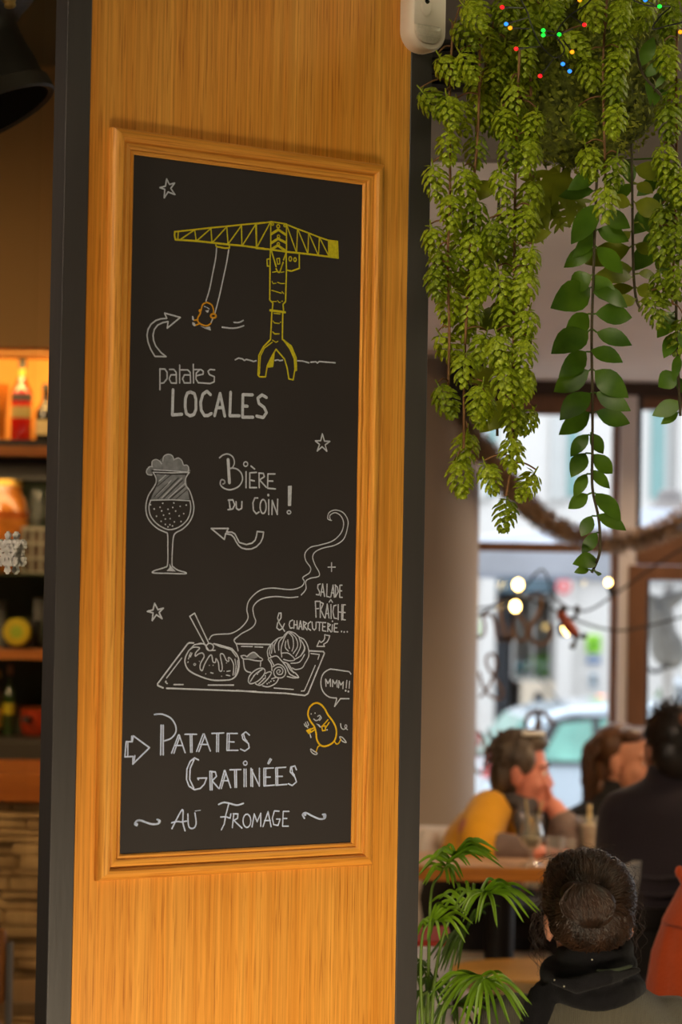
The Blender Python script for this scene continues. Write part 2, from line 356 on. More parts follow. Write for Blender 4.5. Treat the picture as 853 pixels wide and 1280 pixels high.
# --- crane
d = Draw(); y = 0
d.l('A', '60,140 230,122 380,105 520,92 650,78 780,66 853,58').l('B', '0,70 125,54').l('A', '65,210 250,222 400,238 540,254 660,264 790,282 853,290', 2.3).l('B', '0,286 130,298 270,318 460,338 650,362 730,372', 2.3)
d.l('A', '60,140 57,172 65,210', 2.2).l('A', '90,140 86,206')
for t in ('115,205 232,125', '238,125 250,215', '262,215 380,112', '382,112 390,230', '400,230 520,98', '522,98 532,240', '540,240 650,88', '652,88 655,255', '668,252 778,78', '780,78 785,268', '795,266 853,160'): d.l('A', t, 1.6)
d.l('A', '425,258 430,272 500,285 545,285 545,265', 2)
for t in ('4,75 5,270', '15,265 122,65', '275,90 355,315', '370,118 362,322', '375,125 460,330', '468,152 462,330', '472,158 552,345', '563,190 555,348', '567,198 645,352'): d.l('B', t, 1.6)
d.l('B', '130,50 270,72 270,318 130,298', 1.8, 0, True).ring('B', 148, 72, 10, 10, 1.6).ring('B', 258, 85, 10, 10, 1.6).ring('B', 198, 92, 13, 15).ring('B', 200, 182, 11, 13).ring('B', 198, 250, 11, 13)
for t in ('135,160 198,122 262,165', '135,240 195,202 265,238', '135,298 195,262 265,310'): d.l('B', t, 3.2)
d.l('B', '270,75 370,115 460,148 565,190 645,217').fill('B', '645,217 725,227 728,370 648,355').l('B', '645,217 725,227 730,374 648,357', 2, 0, True)
d.l('B', '128,300 125,400 122,745 150,775 145,830').l('B', '268,318 270,500 262,760 240,785 245,840').l('B', '135,305 178,450').l('B', '178,470 195,500 210,500 240,412').l('B', '246,390 268,330')
d.l('B', '185,380 210,376 212,425 192,428', 1.4, 0, True).l('B', '122,380 98,385 100,445 125,445', 1.6).l('B', '385,345 385,465 315,490 270,480').ring('B', 304, 381, 12, 20, 1.5).ring('B', 346, 388, 11, 17, 1.5)
for t in ('145,500 178,495', '225,500 250,496', '143,580 152,600 178,598', '192,590 222,600 255,600', '138,660 180,672 225,686', '230,672 246,690', '140,760 180,760', '190,752 204,768 216,768', '230,758 237,756', '160,865 215,870', '150,932 165,950 207,955', '215,945 221,943', '148,1030 165,1050 207,1048'): d.l('B', t, 1.2)
d.l('B', '125,838 258,856', 2.8).l('C', '303,60 292,272').l('C', '388,60 384,270').l('C', '310,212 330,226 358,226', 1.2).l('C', '308,275 335,292 350,284', 1.2)
d.l('C', '292,272 240,325 205,390 198,540 210,555 255,555').l('C', '305,292 246,336 216,398 208,535', 1.5).l('C', '255,552 268,470 300,405 335,345 400,420 420,490 432,570 465,578 477,508')
d.l('C', '385,270 450,320 488,410 490,505 477,508').fill('C', '385,270 450,320 488,410 490,505 477,508 472,420 440,345').fill('C', '330,358 315,480 278,485 268,470 300,405')
d.mb.cur = 1
for t in ('25,425 50,412 80,418 95,430 110,422 150,432 165,438 185,432', '328,430 350,425 365,432 386,428', '500,432 540,435 586,448', '600,443 640,440 650,450 665,438 720,443 786,448'): d.l('C', t, 1.8, 1)
d.done('crane_drawing', [M_chy, M_ch], 'yellow chalk crane standing on a pale ground line')
# --- potato on the swing
d = Draw()
d.c('A', '432,285 425,370 400,500 370,650 338,755', 1.7).c('A', '540,300 520,420 490,560 455,720 418,862', 1.7).l('A', '400,905 380,955', 1.7)
d.c('A', '345,768 310,785 295,830 285,870 265,905 268,940 300,965 345,975 380,955', 1.9, 1).c('A', '345,768 385,788 402,825 405,865', 1.9, 1).ring('A', 402, 888, 24, 18, 2.4, 1).dot('A', '282,842', 1.9, 1).l('A', '262,922 233,927', 1.7, 1).l('A', '285,955 248,970', 1.7, 1)
d.fill('A', '215,890 225,888 235,922 228,930 216,920').fill('A', '218,942 238,950 254,975 235,980 218,965').fill('A', '285,975 330,990 375,982 383,1018 330,1000').l('A', '323,803 336,808', 1.1).l('A', '345,812 366,826', 1.1).fill('A', '332,840 366,836 358,858 345,856')
for t in ('585,945 630,946 668,928', '480,988 560,997 620,992 672,975'): d.c('A', t, 1.8)
d.done('swinging_potato_drawing', [M_ch, M_cho], 'small orange chalk potato on a swing')
# --- arrows
Draw().l('E', '145,460 112,405 92,350 84,300 92,255 115,215 150,187 190,174 235,170 218,130 338,163 238,245 245,195 205,202 165,222 140,255 130,300 135,340 150,380 190,430 230,462', 1.8, 0, True).done('arrow_drawing', [M_ch], 'curved chalk arrow pointing up to the potato')
Draw().l('H', '60,660 200,660 185,690 230,690 255,706 272,740 290,775 350,792 395,780 420,757 432,720 437,685 490,690 483,735 465,775 430,810 390,828 350,830 310,820 285,800 262,765 248,735 225,712 178,702 168,750', 1.8, 0, True).done('arrow_drawing', [M_ch], 'wavy chalk arrow pointing at the beer')
Draw().l('J', '550,802 600,812 590,845 575,872 540,895 550,915 475,915 500,860 515,878 540,860 552,835', 1.5, 0, True).done('arrow_drawing', [M_ch], 'small chalk arrow under the salad lettering')
Draw().l('N', '82,170 180,242 78,342 80,295 30,298 38,205 75,205', 1.8, 0, True).l('N', '72,172 72,200', 2).l('N', '48,208 47,292', 1.6).l('N', '90,290 86,322', 1.6).done('arrow_drawing', [M_chb], 'block chalk arrow before the large lettering')
# --- lettering
d = Draw()
for t in ('55,60 55,205', '55,62 88,62 104,85 104,128 80,158 55,160', '120,65 150,65 166,85 168,160 132,158 118,130 130,102 168,102', '190,35 190,158', '190,68 245,68 262,85 265,158 222,158 209,130 222,103 263,103', '283,30 285,158', '283,66 335,66 352,78 350,98 306,108', '330,66 305,90 303,130 318,156 400,162 428,150 430,115 395,100 386,78 400,65 432,68'): d.l('F', t, 1.8)
for t in ('145,205 140,378 205,373', '265,220 243,228 230,265 228,320 236,368 262,384 288,375 302,340 302,270 292,232 265,220', '402,238 378,215 350,235 334,290 338,345 360,382 385,382 408,368', '430,383 468,230 500,386', '445,328 488,328', '540,222 534,384 600,384', '692,240 626,238 623,393 695,394', '625,316 656,318', '788,258 757,240 728,262 735,298 772,326 788,362 765,396 720,386'): d.l('F', t, 3.9)
d.done('lettering', [M_chg if False else M_ch], 'chalk words under the crane')
d = Draw()
d.c('H', '128,80 160,56 200,50 238,75 250,120 236,158 215,168 240,165 275,175 308,210 316,262 285,315 220,342 165,330 135,298 142,262 165,265 172,285 155,296', 1.8).l('H', '198,96 209,284', 4.2)
for t in ('345,195 345,325', '385,148 415,172', '430,200 375,204 375,325 430,325', '375,262 412,270', '450,205 452,325', '450,206 488,208 496,235 456,262 512,322', '582,213 525,213 522,330 586,336', '525,270 565,272', '205,425 215,505', '198,428 235,425 252,465 235,500 196,506', '262,440 265,495 285,508 308,495 310,440', '440,410 415,410 400,450 404,510 428,540 450,525', '532,425 532,545', '558,545 560,430 602,545 605,420'): d.l('H', t, 1.9)
d.ring('H', 342, 132, 17, 19, 1.6).ring('H', 485, 480, 25, 58, 1.9).dot('H', '527,386', 1.7).l('H', '692,316 716,314 710,470 692,470', 1.6, 0, True).l('H', '704,320 701,465', 2.6, 0).ring('H', 696, 527, 15, 14, 1.7)
d.done('lettering', [M_ch], 'chalk words beside the beer glass')
d = Draw(); d.l('I', '696,380 696,436', 1.5).l('I', '673,408 720,408', 1.5)
for t in ('508,310 485,318 482,350 502,388 496,416 468,412', '510,425 530,310 548,430', '515,386 540,390', '572,312 568,430 600,438', '608,435 630,320 642,438', '615,395 635,398', '655,320 655,435', '650,320 674,340 682,385 655,436', '718,322 697,322 695,438 720,440', '697,375 715,377',
          '505,478 458,478 465,632', '460,550 490,548', '508,480 508,635', '508,485 538,500 512,560 548,638', '555,640 575,505 592,640', '560,596 588,597', '610,510 612,645', '592,485 608,462 625,487', '660,515 637,522 628,580 640,640 665,645', '682,510 682,655', '718,510 715,658', '682,580 716,585', '750,512 730,512 725,655 750,658', '728,585 748,587',
          '160,768 110,690 92,640 105,592 126,592 125,640 92,690 84,735 110,757 140,740 158,695',
          '238,660 212,672 203,705 215,738 238,735', '255,668 252,740', '282,668 285,745', '252,705 285,706', '298,748 315,668 332,752', '303,722 328,724', '342,672 345,750', '342,674 374,690 348,715 378,755', '415,675 391,695 388,740 415,758', '428,680 433,740 450,757 466,740 468,680', '480,680 520,682', '500,682 498,762', '560,685 530,683 528,762 562,768', '530,722 552,724', '580,690 578,770', '580,691 607,705 582,732 612,775', '625,705 622,772', '675,695 645,695 642,772 680,775', '645,735 668,735'): d.l('J', t, 1.6)
d.dot('J', '624,672 712,771 738,775 768,773', 1.1).done('lettering', [M_ch], 'small chalk words above the salad')
d = Draw()
d.c('N', '210,40 235,37 265,40 310,62 338,105 340,148 312,184 272,200', 1.9).l('N', '251,105 248,285', 2.0).l('N', '263,105 263,285', 2.0)
for t in ('314,275 356,164', '328,275 364,172', '360,164 396,272', '335,228 382,228', '396,160 467,160', '428,165 430,270', '438,165 439,270', '466,265 506,158', '480,265 516,170', '512,158 550,262', '490,222 536,222', '560,155 633,152', '590,158 589,265', '601,158 600,265', '715,155 653,155 651,258 719,258', '665,160 663,255', '660,205 695,207', '788,165 765,145 742,163 748,190 782,216 786,243 760,262 733,250', '754,160 762,188 776,204'): d.l('N', t, 1.7)
for t in ('128,82 100,68 70,92 48,145 45,215 62,262 100,287 140,278 168,248 184,206 122,208 128,218', '97,80 70,140 66,215 95,276', '205,160 208,288', '218,165 220,288', '205,160 243,165 250,195 220,225 266,278', '270,278 304,155', '285,278 316,170', '310,155 349,272', '290,225 331,225', '343,150 419,148', '375,150 378,270', '387,150 388,270', '440,145 440,265', '455,145 456,265', '488,262 488,140', '500,265 498,148', '488,140 546,262 546,140', '642,137 576,140 577,261 649,255', '589,140 588,258', '585,200 620,200', '604,106 620,74 630,80 612,108 604,106', '729,132 659,137 661,256 736,250', '671,138 672,250', '665,195 705,195', '801,150 790,123 762,130 757,163 790,200 801,233 772,258 745,246', '768,135 773,168 787,188'): d.l('O', t, 1.8)
d.ring('O', 448, 104, 13, 14, 1.6)
d.c('P', '72,275 56,262 74,236 110,235 150,250 200,264 250,258 262,236 240,226', 2.3).dot('P', '70,266 256,240', 2.0).l('P', '550,156 595,150', .8)
for t in ('360,300 445,145 450,250 468,318', '358,252 400,242 440,245 480,238', '490,180 495,270 515,298 545,290 558,250 548,172'): d.c('P', t, 1.8)
d.c('Q', '45,85 80,72 120,78 170,90 215,78', 2.0).c('Q', '635,180 622,155 645,143 690,165 740,185 775,180 780,155 760,155', 2.3).dot('Q', '640,155 772,168', 2.0)
for t in ('115,85 95,160 85,220 65,260', '60,172 95,170 125,180 130,150', '150,150 140,245', '145,150 178,150 176,180 150,195 206,248', '275,240 290,150 310,205 335,146 335,236', '350,238 385,135 406,238', '360,196 401,196', '462,132 430,130 416,180 425,224 455,230 470,186 445,186', '530,133 491,133 486,235 526,235', '488,182 515,182'): d.l('Q', t, 1.7)
d.ring('Q', 240, 198, 27, 46, 1.7)
d.done('lettering', [M_chb], 'large chalk words at the bottom of the board')
# --- beer glass
d = Draw()
d.fill('G', '160,246 158,290 120,294 100,260 115,220 146,208 148,170 185,146 225,160 240,175 252,150 262,116 300,96 340,110 360,145 395,131 430,155 445,195 475,200 494,225 489,262', 1, True)
d.fill('G', '190,282 330,290 468,290 456,340 462,385 490,440 505,522 330,525 140,528 150,490 185,420 208,370 205,320', 1)
for t in ('152,292 110,286 100,252 125,216 156,214', '150,206 154,162 190,146 225,164 240,188', '252,160 262,116 300,97 340,110 358,150', '365,142 400,132 430,155 445,195', '450,202 480,200 495,225 490,258'): d.c('G', t, 1.2)
for t in ('165,242 330,252 490,264', '160,266 330,272 502,268'): d.l('G', t, 1.3)
d.c('G', '160,266 186,310 190,360 165,410 120,480 98,550 94,620 110,690 150,750 210,800 275,830 298,850 300,960 298,1130 270,1162 172,1194 165,1214 300,1218 460,1222 464,1208 400,1190 355,1160 340,1130 345,960 355,870 378,835 440,800 500,740 535,670 546,600 535,530 505,440 470,390 465,340 480,300 502,268', 1.5)
d.c('G', '138,535 122,590 135,670 180,735 240,780 310,806 390,790 460,740 500,680 516,600 508,535', 1.4).l('G', '135,530 330,525 508,534', 1.3)
for t in ('170,500 300,370', '205,515 400,320', '260,515 440,340', '320,520 460,400', '375,522 480,430', '200,400 330,290'): d.l('G', t, .9, 2)
for t in ('185,490 330,345', '240,510 430,320', '300,515 455,375', '215,350 280,292'): d.l('G', t, .9, 0)
d.dot('G', '135,572 250,558 355,555 472,575 225,595 345,597 415,587 170,612 240,630 300,615 372,632 313,655 448,656 192,680 258,670 405,677 275,706 320,703 235,728 360,733 423,730 275,757 318,760 300,780 342,772', .95).fill('G', '318,1125 330,1150 345,1178 376,1200 290,1195 315,1175')
d.done('beer_drawing', [M_ch, M_chg, M_board], 'chalk drawing of a foaming beer glass')
# --- steam and plate
d = Draw()
for t in ('696,106 672,95 680,56 720,39 770,55 800,100 800,150 775,225 720,265 640,285 590,310 574,345 590,395 615,440 612,468 560,480 530,500 530,550 500,588', '690,106 685,75 720,56 758,80 774,130 755,190 700,240 620,265 560,280 525,318 529,365 560,412 552,445 510,475 520,502 498,535 430,553 310,543 230,560 165,620 148,680 155,740 110,800 50,835 0,840', '478,600 420,605 330,598 240,615 190,662 193,720 205,760 180,800 110,840 65,879'): d.c('I', t, 1.4)
d.c('K', '592,213 500,222 468,258', 1.4).c('K', '690,240 672,266 692,300 706,352', 1.4)
d.l('K', '340,287 305,285 290,295 45,620 45,635 90,655').l('K', '118,658 853,685').l('K', '245,410 120,575', 1.4)
for t in ('115,600 110,606 125,620', '180,628 255,628', '460,632 668,632', '690,293 853,295'): d.l('K', t, 1.6)
d.l('L', '0,545 200,560 400,568 565,586 590,570 725,240 715,226 600,220').l('L', '0,162 282,168')
for t in ('45,183 135,185', '155,187 220,190', '615,242 685,250 672,290', '650,340 580,505 560,548 535,550', '312,525 470,537'): d.l('L', t, 1.4)
d.c('K', '300,350 275,400 270,450 300,510 380,555 490,590 600,592 660,580 700,535 714,460 700,390 650,335 600,318 540,300 505,293', 1.7).l('K', '310,68 348,42 465,290', 1.5).l('K', '310,68 440,310', 1.5).ring('K', 475, 320, 30, 30, 1.5)
d.c('K', '300,350 340,322 390,328 360,365 355,395 385,375 415,370 427,400 400,450 394,495 412,512 432,460 470,395 490,390 500,440 520,445 526,415 545,450 552,510 572,515 575,470 560,385 585,380 610,430 630,435 627,406 650,420 670,470 665,550', 1.5)
for t in ('680,420 690,480 680,550', '700,430 706,480 690,550', '300,350 345,302 400,288 440,302', '520,300 560,318 610,330 650,345 690,400', '440,310 470,350 520,347', '318,365 305,392', '312,385 298,418', '327,370 314,402', '296,440 293,447', '480,530 500,535', '612,520 640,515', '610,550 640,556', '655,330 690,372', '350,300 420,292'): d.l('K', t, 1.3)
d.ring('K', 350, 463, 8, 8, 1).dot('K', '388,437 470,470 500,470 440,540 590,517 570,560 610,450', .7)
d.fill('L', '90,268 118,242 150,232 185,266 150,284 110,282', 1, True)
for t in ('40,262 70,258 90,270', '40,264 58,285 100,288 160,300 205,302 217,288 190,270', '90,266 118,242 150,234 190,270', '60,286 70,360 90,388 122,398', '205,302 200,346', '100,470 112,425 160,378 212,362 238,380 226,420 180,468 122,490 100,470', '118,470 160,410 215,372', '160,490 200,502 258,452 290,402 272,392 242,405', '215,506 262,515 320,490 346,452 332,438 292,450', '185,492 240,440'): d.c('L', t, 1.5)
d.dot('L', '145,425 185,395 175,410 240,425 225,450 285,470 270,480 310,465 255,490', 1.0)
for t in ('355,396 366,386 350,375 335,390 346,412 376,410 386,380 366,355 330,360 310,392 325,432 370,442 402,420 406,380 380,342 340,330 305,350', '265,290 290,330 296,382', '285,290 310,335', '268,282 330,262 372,300 412,350 442,410 512,440 490,405 450,380 420,330', '420,430 470,442 512,440', '380,310 430,330 470,400'): d.c('L', t, 1.5)
for t in ('265,280 257,220 285,170 340,120 385,106 397,90 430,62 480,75 516,106 560,130 590,190 596,260 566,320 540,360 490,373 460,360', '430,65 400,110 372,200 377,270', '430,70 465,110 472,180 460,222', '440,65 490,110 506,180 470,242', '516,106 530,180 490,265', '385,110 352,150 350,215', '340,125 312,180 320,232', '285,175 275,240 290,270', '410,140 405,190 430,222', '425,130 430,165 440,200', '370,240 430,240 482,290 440,302 390,290', '482,290 530,260 566,200 532,130', '450,322 520,312 562,250', '300,165 290,240', '545,150 560,200 530,262'): d.c('L', t, 1.4)
d.done('plate_drawing', [M_ch, M_chg], 'chalk drawing of a steaming potato and salad on a tray')
# --- running potato and bubble
d = Draw()
d.c('M', '265,550 320,570 370,625 410,700 470,780 510,860 520,940 500,1020 450,1075 370,1105 310,1085 270,1020 258,930 235,850 185,780 155,700 170,620 210,570', 2.3, 1, True)
for t in ('410,765 370,812 335,850', '425,800 385,860', '235,865 195,885', '240,890 195,922', '490,1040 522,1076 555,1052 572,1010', '320,1090 280,1110 258,1168'): d.c('M', t, 1.7, 1)
d.l('M', '330,850 375,842 380,900 342,905', 1.8, 1, True).fill('M', '130,900 190,870 200,930 165,952', 1)
d.c('M', '228,755 255,775 290,765 308,735', 1.5).c('M', '278,722 302,710 325,740 302,772', 1.5).fill('M', '258,812 300,825 326,858 312,866')
d.dot('M', '194,690 243,680', .9).dot('M', '398,893', 1.1).c('M', '105,820 128,850 160,832 145,790', 1.5).l('M', '122,800 138,842', 1.3).l('M', '135,850 150,866', 1.5).l('M', '178,950 190,992', 1.5)
d.c('M', '560,985 600,995 645,1055 595,1038', 1.5, 0, True).c('M', '190,1140 202,1182 250,1210 272,1195 230,1165', 1.5, 0, True).c('M', '572,815 580,865 610,888 645,868 650,838 632,832 628,862 660,892', 1.4)
d.done('running_potato_drawing', [M_ch, M_chg2], 'golden chalk potato running with fork and knife')
d = Draw(); d.c('M', '705,180 680,150 620,140 480,120 430,120 360,165 325,240 325,340 360,420 430,475 520,487', 1.6).l('M', '520,487 520,510 495,595 570,495 680,495', 1.6)
for t in ('385,335 380,245 410,300 440,245 442,336', '468,340 470,255 498,305 525,260 528,346', '545,355 550,266 575,320 605,280 600,366', '650,262 642,356', '685,272 678,360'): d.l('M', t, 1.6)
d.dot('M', '635,392 670,403', 1.4).done('speech_bubble_drawing', [M_ch], 'chalk speech bubble above the running potato')

# ------------------------------------------------------------------ white motion sensor at the top of the partition
ms = thing('motion_sensor', 'white plastic motion sensor with round eye at top edge of partition', 'sensor', PO, TH)
M_wp = mat('white_plastic', S(226, 214, 200), .38, 0, .02, 5)
def upx(px, py): q = uv(px, py); return q
c0 = upx(524.5, 12); hw = (upx(547, 12).x-upx(502, 12).x)/2*.985
zb = upx(524, 68).y; zt = zb+.150
def rr(hw, zb, zt, r, cx, n=10, rb=None):
    rb = rb or r; P = []
    for (x, z, a0, q) in ((cx+hw-r, zt-r, 0, r), (cx-hw+r, zt-r, 90, r), (cx-hw+rb, zb+rb, 180, rb), (cx+hw-rb, zb+rb, 270, rb)):
        for k in range(n+1):
            a = math.radians(a0+90*k/n); P.append((x+q*math.cos(a), z+q*math.sin(a)))
    return P
def slab(sections, name, m, par, **k):
    """rings of the same outline family, pushed out from the panel: (outline, height)"""
    mb = MB(); mb.rings([[Vector((x, -h, z)) for x, z in P] for P, h in sections]); return mb.build(name, m, par, world=False, auto=.6)
cx = c0.x
slab([(rr(hw*.96, zb+.002, zt, .03, cx, rb=hw*.93), .0002), (rr(hw, zb, zt, .03, cx, rb=hw*.96), .006), (rr(hw, zb, zt, .03, cx, rb=hw*.96), .024), (rr(hw*.97, zb+.001, zt, .03, cx, rb=hw*.93), .031), (rr(hw*.88, zb+.004, zt-.004, .028, cx, rb=hw*.85), .0355), (rr(hw*.7, zb+.01, zt-.01, .02, cx, rb=hw*.66), .037)], 'housing', M_wp, ms)
e = MB(); q = upx(519, 12)
e.rings([[Vector((q.x+a*.0098*math.cos(2*PI*k/28), -h, q.y+a*(.0165 if math.sin(2*PI*k/28) < 0 else .0115)*math.sin(2*PI*k/28))) for k in range(28)] for a, h in ((1.12, .0355), (1.1, .0385), (1.0, .0392), (.96, .0384), (.9, .0386))]); e.build('eye_surround', M_wp, ms, world=False, auto=.5)
q = upx(519.5, 5.5); e = MB(); e.ell((q.x, -.0382, q.y), (.0052, .0026, .0052)); part(e.build('lens', mat('black_lens', S(8, 8, 9), .12), ms, world=False, smooth=True), 'round black lens')
qa = upx(504.5, 33); qb = upx(536, 61); lw = (qb.x-qa.x)/2; lx = (qa.x+qb.x)/2
slab([(rr(lw, qb.y, qa.y, .003, lx, rb=lw*.8), .0360), (rr(lw*.98, qb.y+.0004, qa.y-.0004, .003, lx, rb=lw*.78), .0402), (rr(lw*.86, qb.y+.003, qa.y-.002, .002, lx, rb=lw*.68), .042)], 'detector_window', mat('milky_plastic', S(214, 204, 190), .2, 0, .08, 220, coat=.4), ms)
for k in range(3):
    e = MB(); e.bb((lx-lw*.8, -.0426, qb.y+.012+.009*k), (lx+lw*.8, -.0416, qb.y+.0126+.009*k)); e.build('window_rib', M_wp, ms, world=False)

# ------------------------------------------------------------------ black slatted vent on the fascia
av = thing('air_vent', 'black slatted air vent high on taupe fascia behind the hops', 'vent', at(560, 80, 4.94))
q = MB(); a, b = at(530, 112, 4.93), at(600, 52, 4.93)
for x0, x1, z0, z1 in ((a.x, b.x, b.z-.008, b.z), (a.x, b.x, a.z, a.z+.008), (a.x, a.x+.008, a.z, b.z), (b.x-.008, b.x, a.z, b.z)): q.bb((x0, 4.915, z0), (x1, 4.949, z1))
q.build('frame', M_dark, av)
for k in range(5):
    z = a.z+.014+(b.z-a.z-.02)*k/5; q = MB(); q.box(((a.x+b.x)/2, 4.935, z+.006), (b.x-a.x-.016, .022, .010), Matrix.Translation((a.x, 4.935, z)) @ Matrix.Rotation(-.10, 4, 'Y') @ Matrix.Translation((-a.x, -4.935, -z))); q.build('slat', M_dark, av)
# ------------------------------------------------------------------ column
def XZ(px, py, Y): p = at(px, py, Y); return p.x, p.z
M_col = mat('column_paint', S(156, 142, 132), .6, 0, .03, 2)
xc = at(598, 760, 9.25).x-.22
mb = MB().lathe([(.22, 0), (.22, 2.41)], (xc, 9.25, 0), 48); struct(mb, 'column', M_col, 'thick pale round column left of the street windows', auto=.6)
sp = thing('wall_speaker', 'small black speaker fixed high on the round column', 'speaker', at(583, 482, 8.98))
p = at(583, 484, 8.93); mb = MB(); mb.box((p.x, 8.93, p.z), (.13, .13, .20), None, .012); mb.build('cabinet', M_dark, sp, auto=.5)
mb = MB(); mb.box((p.x, 8.862, p.z), (.11, .008, .18), None, .003); mb.build('grille', mat('speaker_mesh', S(22, 20, 20), .8, 0, .3, 300), sp)
mb = MB(); mb.bb((p.x-.02, 8.99, p.z-.03), (p.x+.02, 9.06, p.z+.03)); mb.build('bracket', M_dark, sp)

# ------------------------------------------------------------------ windows in the far wall
M_brown = mat('window_brown_wood', S(128, 88, 62), .5, 0, .12, 5, stretch=(20, 20, 2))
M_cream = mat('window_post_paint', S(238, 230, 234), .5, 0, .03, 3)
M_gasket = mat('window_gasket', S(44, 40, 40), .5, 0, .1, 6)
M_pane = panemat('window_pane', (.97, .985, .985), .02)
xl = at(590, 760, YW).x; xm0 = at(765.5, 640, YW).x; xm1 = at(797, 600, YW).x
zt = 2.345; zs = .42; ztr0, ztr1 = at(680, 690, YW).z, at(680, 679, YW).z
w1 = thing('window_1', 'large street window with brown frame and painted lettering', 'window', (xl, YW, zs), 0, None, 'structure')
def fbox(par, name, m, boxes):
    mb = MB()
    for a, b in boxes: mb.bb(a, b, None, .004)
    return mb.build(name, m, par)
fbox(w1, 'frame', M_brown, [((xl-.1, YW-.03, zt-.075), (xm0, YW+.05, zt)), ((xl-.1, YW-.03, zs), (xm0, YW+.05, zs+.08)), ((xm0-.002, YW-.035, zs), (xm0+.022, YW+.05, zt)), ((xl-.1, YW-.03, zs), (xl-.05, YW+.05, zt))])
fbox(w1, 'transom', M_brown, [((xl-.05, YW-.035, ztr0), (xm0, YW+.05, ztr1))])
MB().bb((xl-.05, YW-.004, ztr1), (xm0, YW+.004, zt-.07)).build('upper_pane', M_pane, w1)
MB().bb((xl-.05, YW-.004, zs+.07), (xm0, YW+.004, ztr0)).build('lower_pane', M_pane, w1)
MB().bb((xm0+.022, YW-.06, 0), (xm1-.008, YW+.06, zt), None, .004).build('post', M_cream, w1)
# lettering painted on the pane, read from the street side
let = MB()
def wl(t, wpx=3.4):
    a = [float(q) for q in t.replace(',', ' ').split()]; P = [at(590+a[i]/4.736, 690+a[i+1]/4.736, YW-.0055) for i in range(0, len(a), 2)]
    P = cr([(p.x, p.z) for p in P], 6); h = wpx/2*YW/F; k = 0
    for a_, b_ in zip(P, P[1:]):
        d = b_-a_
        if d.length < 1e-7: continue
        n = Vector((-d.y, d.x)).normalized()*h
        let.add([(q.x, YW-.0055, q.y) for q in (a_+n, a_-n, b_-n, b_+n)], [(0, 1, 2, 3)])
    for q in P[::2]: let.add([(q.x+h*math.cos(PI*j/4), YW-.0056, q.y+h*math.sin(PI*j/4)) for j in range(8)], [tuple(range(8))])
for t, wq in (('350,268 378,246 408,262 412,320 385,380 350,440 345,490 365,530 410,545 455,525 472,480 468,440', 5.5), ('245,370 285,385 320,430 325,500 295,530 262,505 245,440 245,370 238,440 225,500 205,525', 5.0), ('165,290 172,360 185,440 200,515 225,528 240,500', 5.0), ('62,375 105,368 130,390 142,450 150,510 175,525 195,505', 4.4), ('62,375 78,430 70,490 45,505 30,490', 3.6),
              ('50,857 85,820 120,755 142,690 145,635 125,605 95,612 85,648 105,700 150,760 182,820 178,862 140,868 95,838 60,780 45,715', 3.6),
              ('478,1015 440,965 385,945 335,970 318,1015 330,1055 368,1052 388,1010 395,960 402,1030 405,1110', 5.5), ('250,1060 240,1120 215,1150 196,1120 200,1060', 4), ('160,1165 130,1120 100,1065 122,1120 135,1170', 4), ('165,1055 150,1110 148,1165', 4), ('30,1065 62,1090 80,1140 70,1190 30,1200 18,1150', 3.6), ('20,1280 45,1310 90,1290', 3.6)): wl(t, wq)
part(let.build('lettering', mat('brown_window_paint', S(140, 112, 96), .7, 0, .06, 20), w1), 'brown script words painted on the glass, seen from behind')
w2 = thing('window_2', 'right hand street window with lower sash in brown frame', 'window', (xm1, YW, zs), 0, None, 'structure')
xr = 5.2; zq0, zq1 = at(815, 706, YW).z, at(815, 660, YW).z
fbox(w2, 'frame', M_brown, [((xm1, YW-.03, zt-.05), (xr, YW+.05, zt)), ((xm1, YW-.04, zq0), (xr, YW+.05, zq1))])
fbox(w2, 'gasket', M_gasket, [((xm1-.008, YW-.04, zq1), (xm1+.012, YW+.04, zt))])
xs0, xs1 = at(783, 780, YW).x, at(806, 780, YW).x
fbox(w2, 'sash', M_brown, [((xs0, YW-.075, zs), (xs1, YW+.0, zq0-.003)), ((xs1, YW-.075, zq0-.06), (xr, YW, zq0-.003))])
fbox(w2, 'sash_gasket', M_gasket, [((xs1, YW-.06, zs), (xs1+.012, YW, zq0-.06))])
MB().bb((xm1, YW-.004, zq1), (xr, YW+.004, zt-.05)).build('upper_pane', M_pane, w2)
MB().bb((xs1, YW-.044, zs), (xr, YW-.036, zq0-.06)).build('lower_pane', M_pane, w2)

# ------------------------------------------------------------------ street
ZS = -.67
struct(MB().bb((-14, 10.11, ZS-.2), (22, 17.2, ZS)), 'pavement', mat('paving', S(170, 166, 160), .8, 0, .1, 2), 'pale street paving outside the windows')
struct(MB().bb((-14, 17.2, ZS-.22), (22, 24.4, ZS-.04)), 'road', mat('asphalt', S(110, 110, 112), .8, 0, .12, 3), 'grey street surface')
struct(MB().bb((-14, 24.4, ZS-.2), (22, 30, ZS+.06)), 'pavement_far', MATS['paving'], 'pale paving along the facing building')
YF = 26.0
M_fac = mat('white_render', S(208, 205, 201), .85, 0, .03, 1.2)
M_fac2 = mat('grey_render', S(164, 161, 157), .85, 0, .03, 1.2)
M_teal = mat('teal_shutter_paint', S(128, 164, 162), .6, 0, .06, 2)
bl = thing('building', 'white building with teal shutters across the street', 'building', (2, YF, ZS))
def fx(px): return at(px, 700, YF).x
def fz(py): return at(700, py, YF).z
wall = MB(); wall.bb((-9, YF, fz(655)), (16, YF+6, 9))
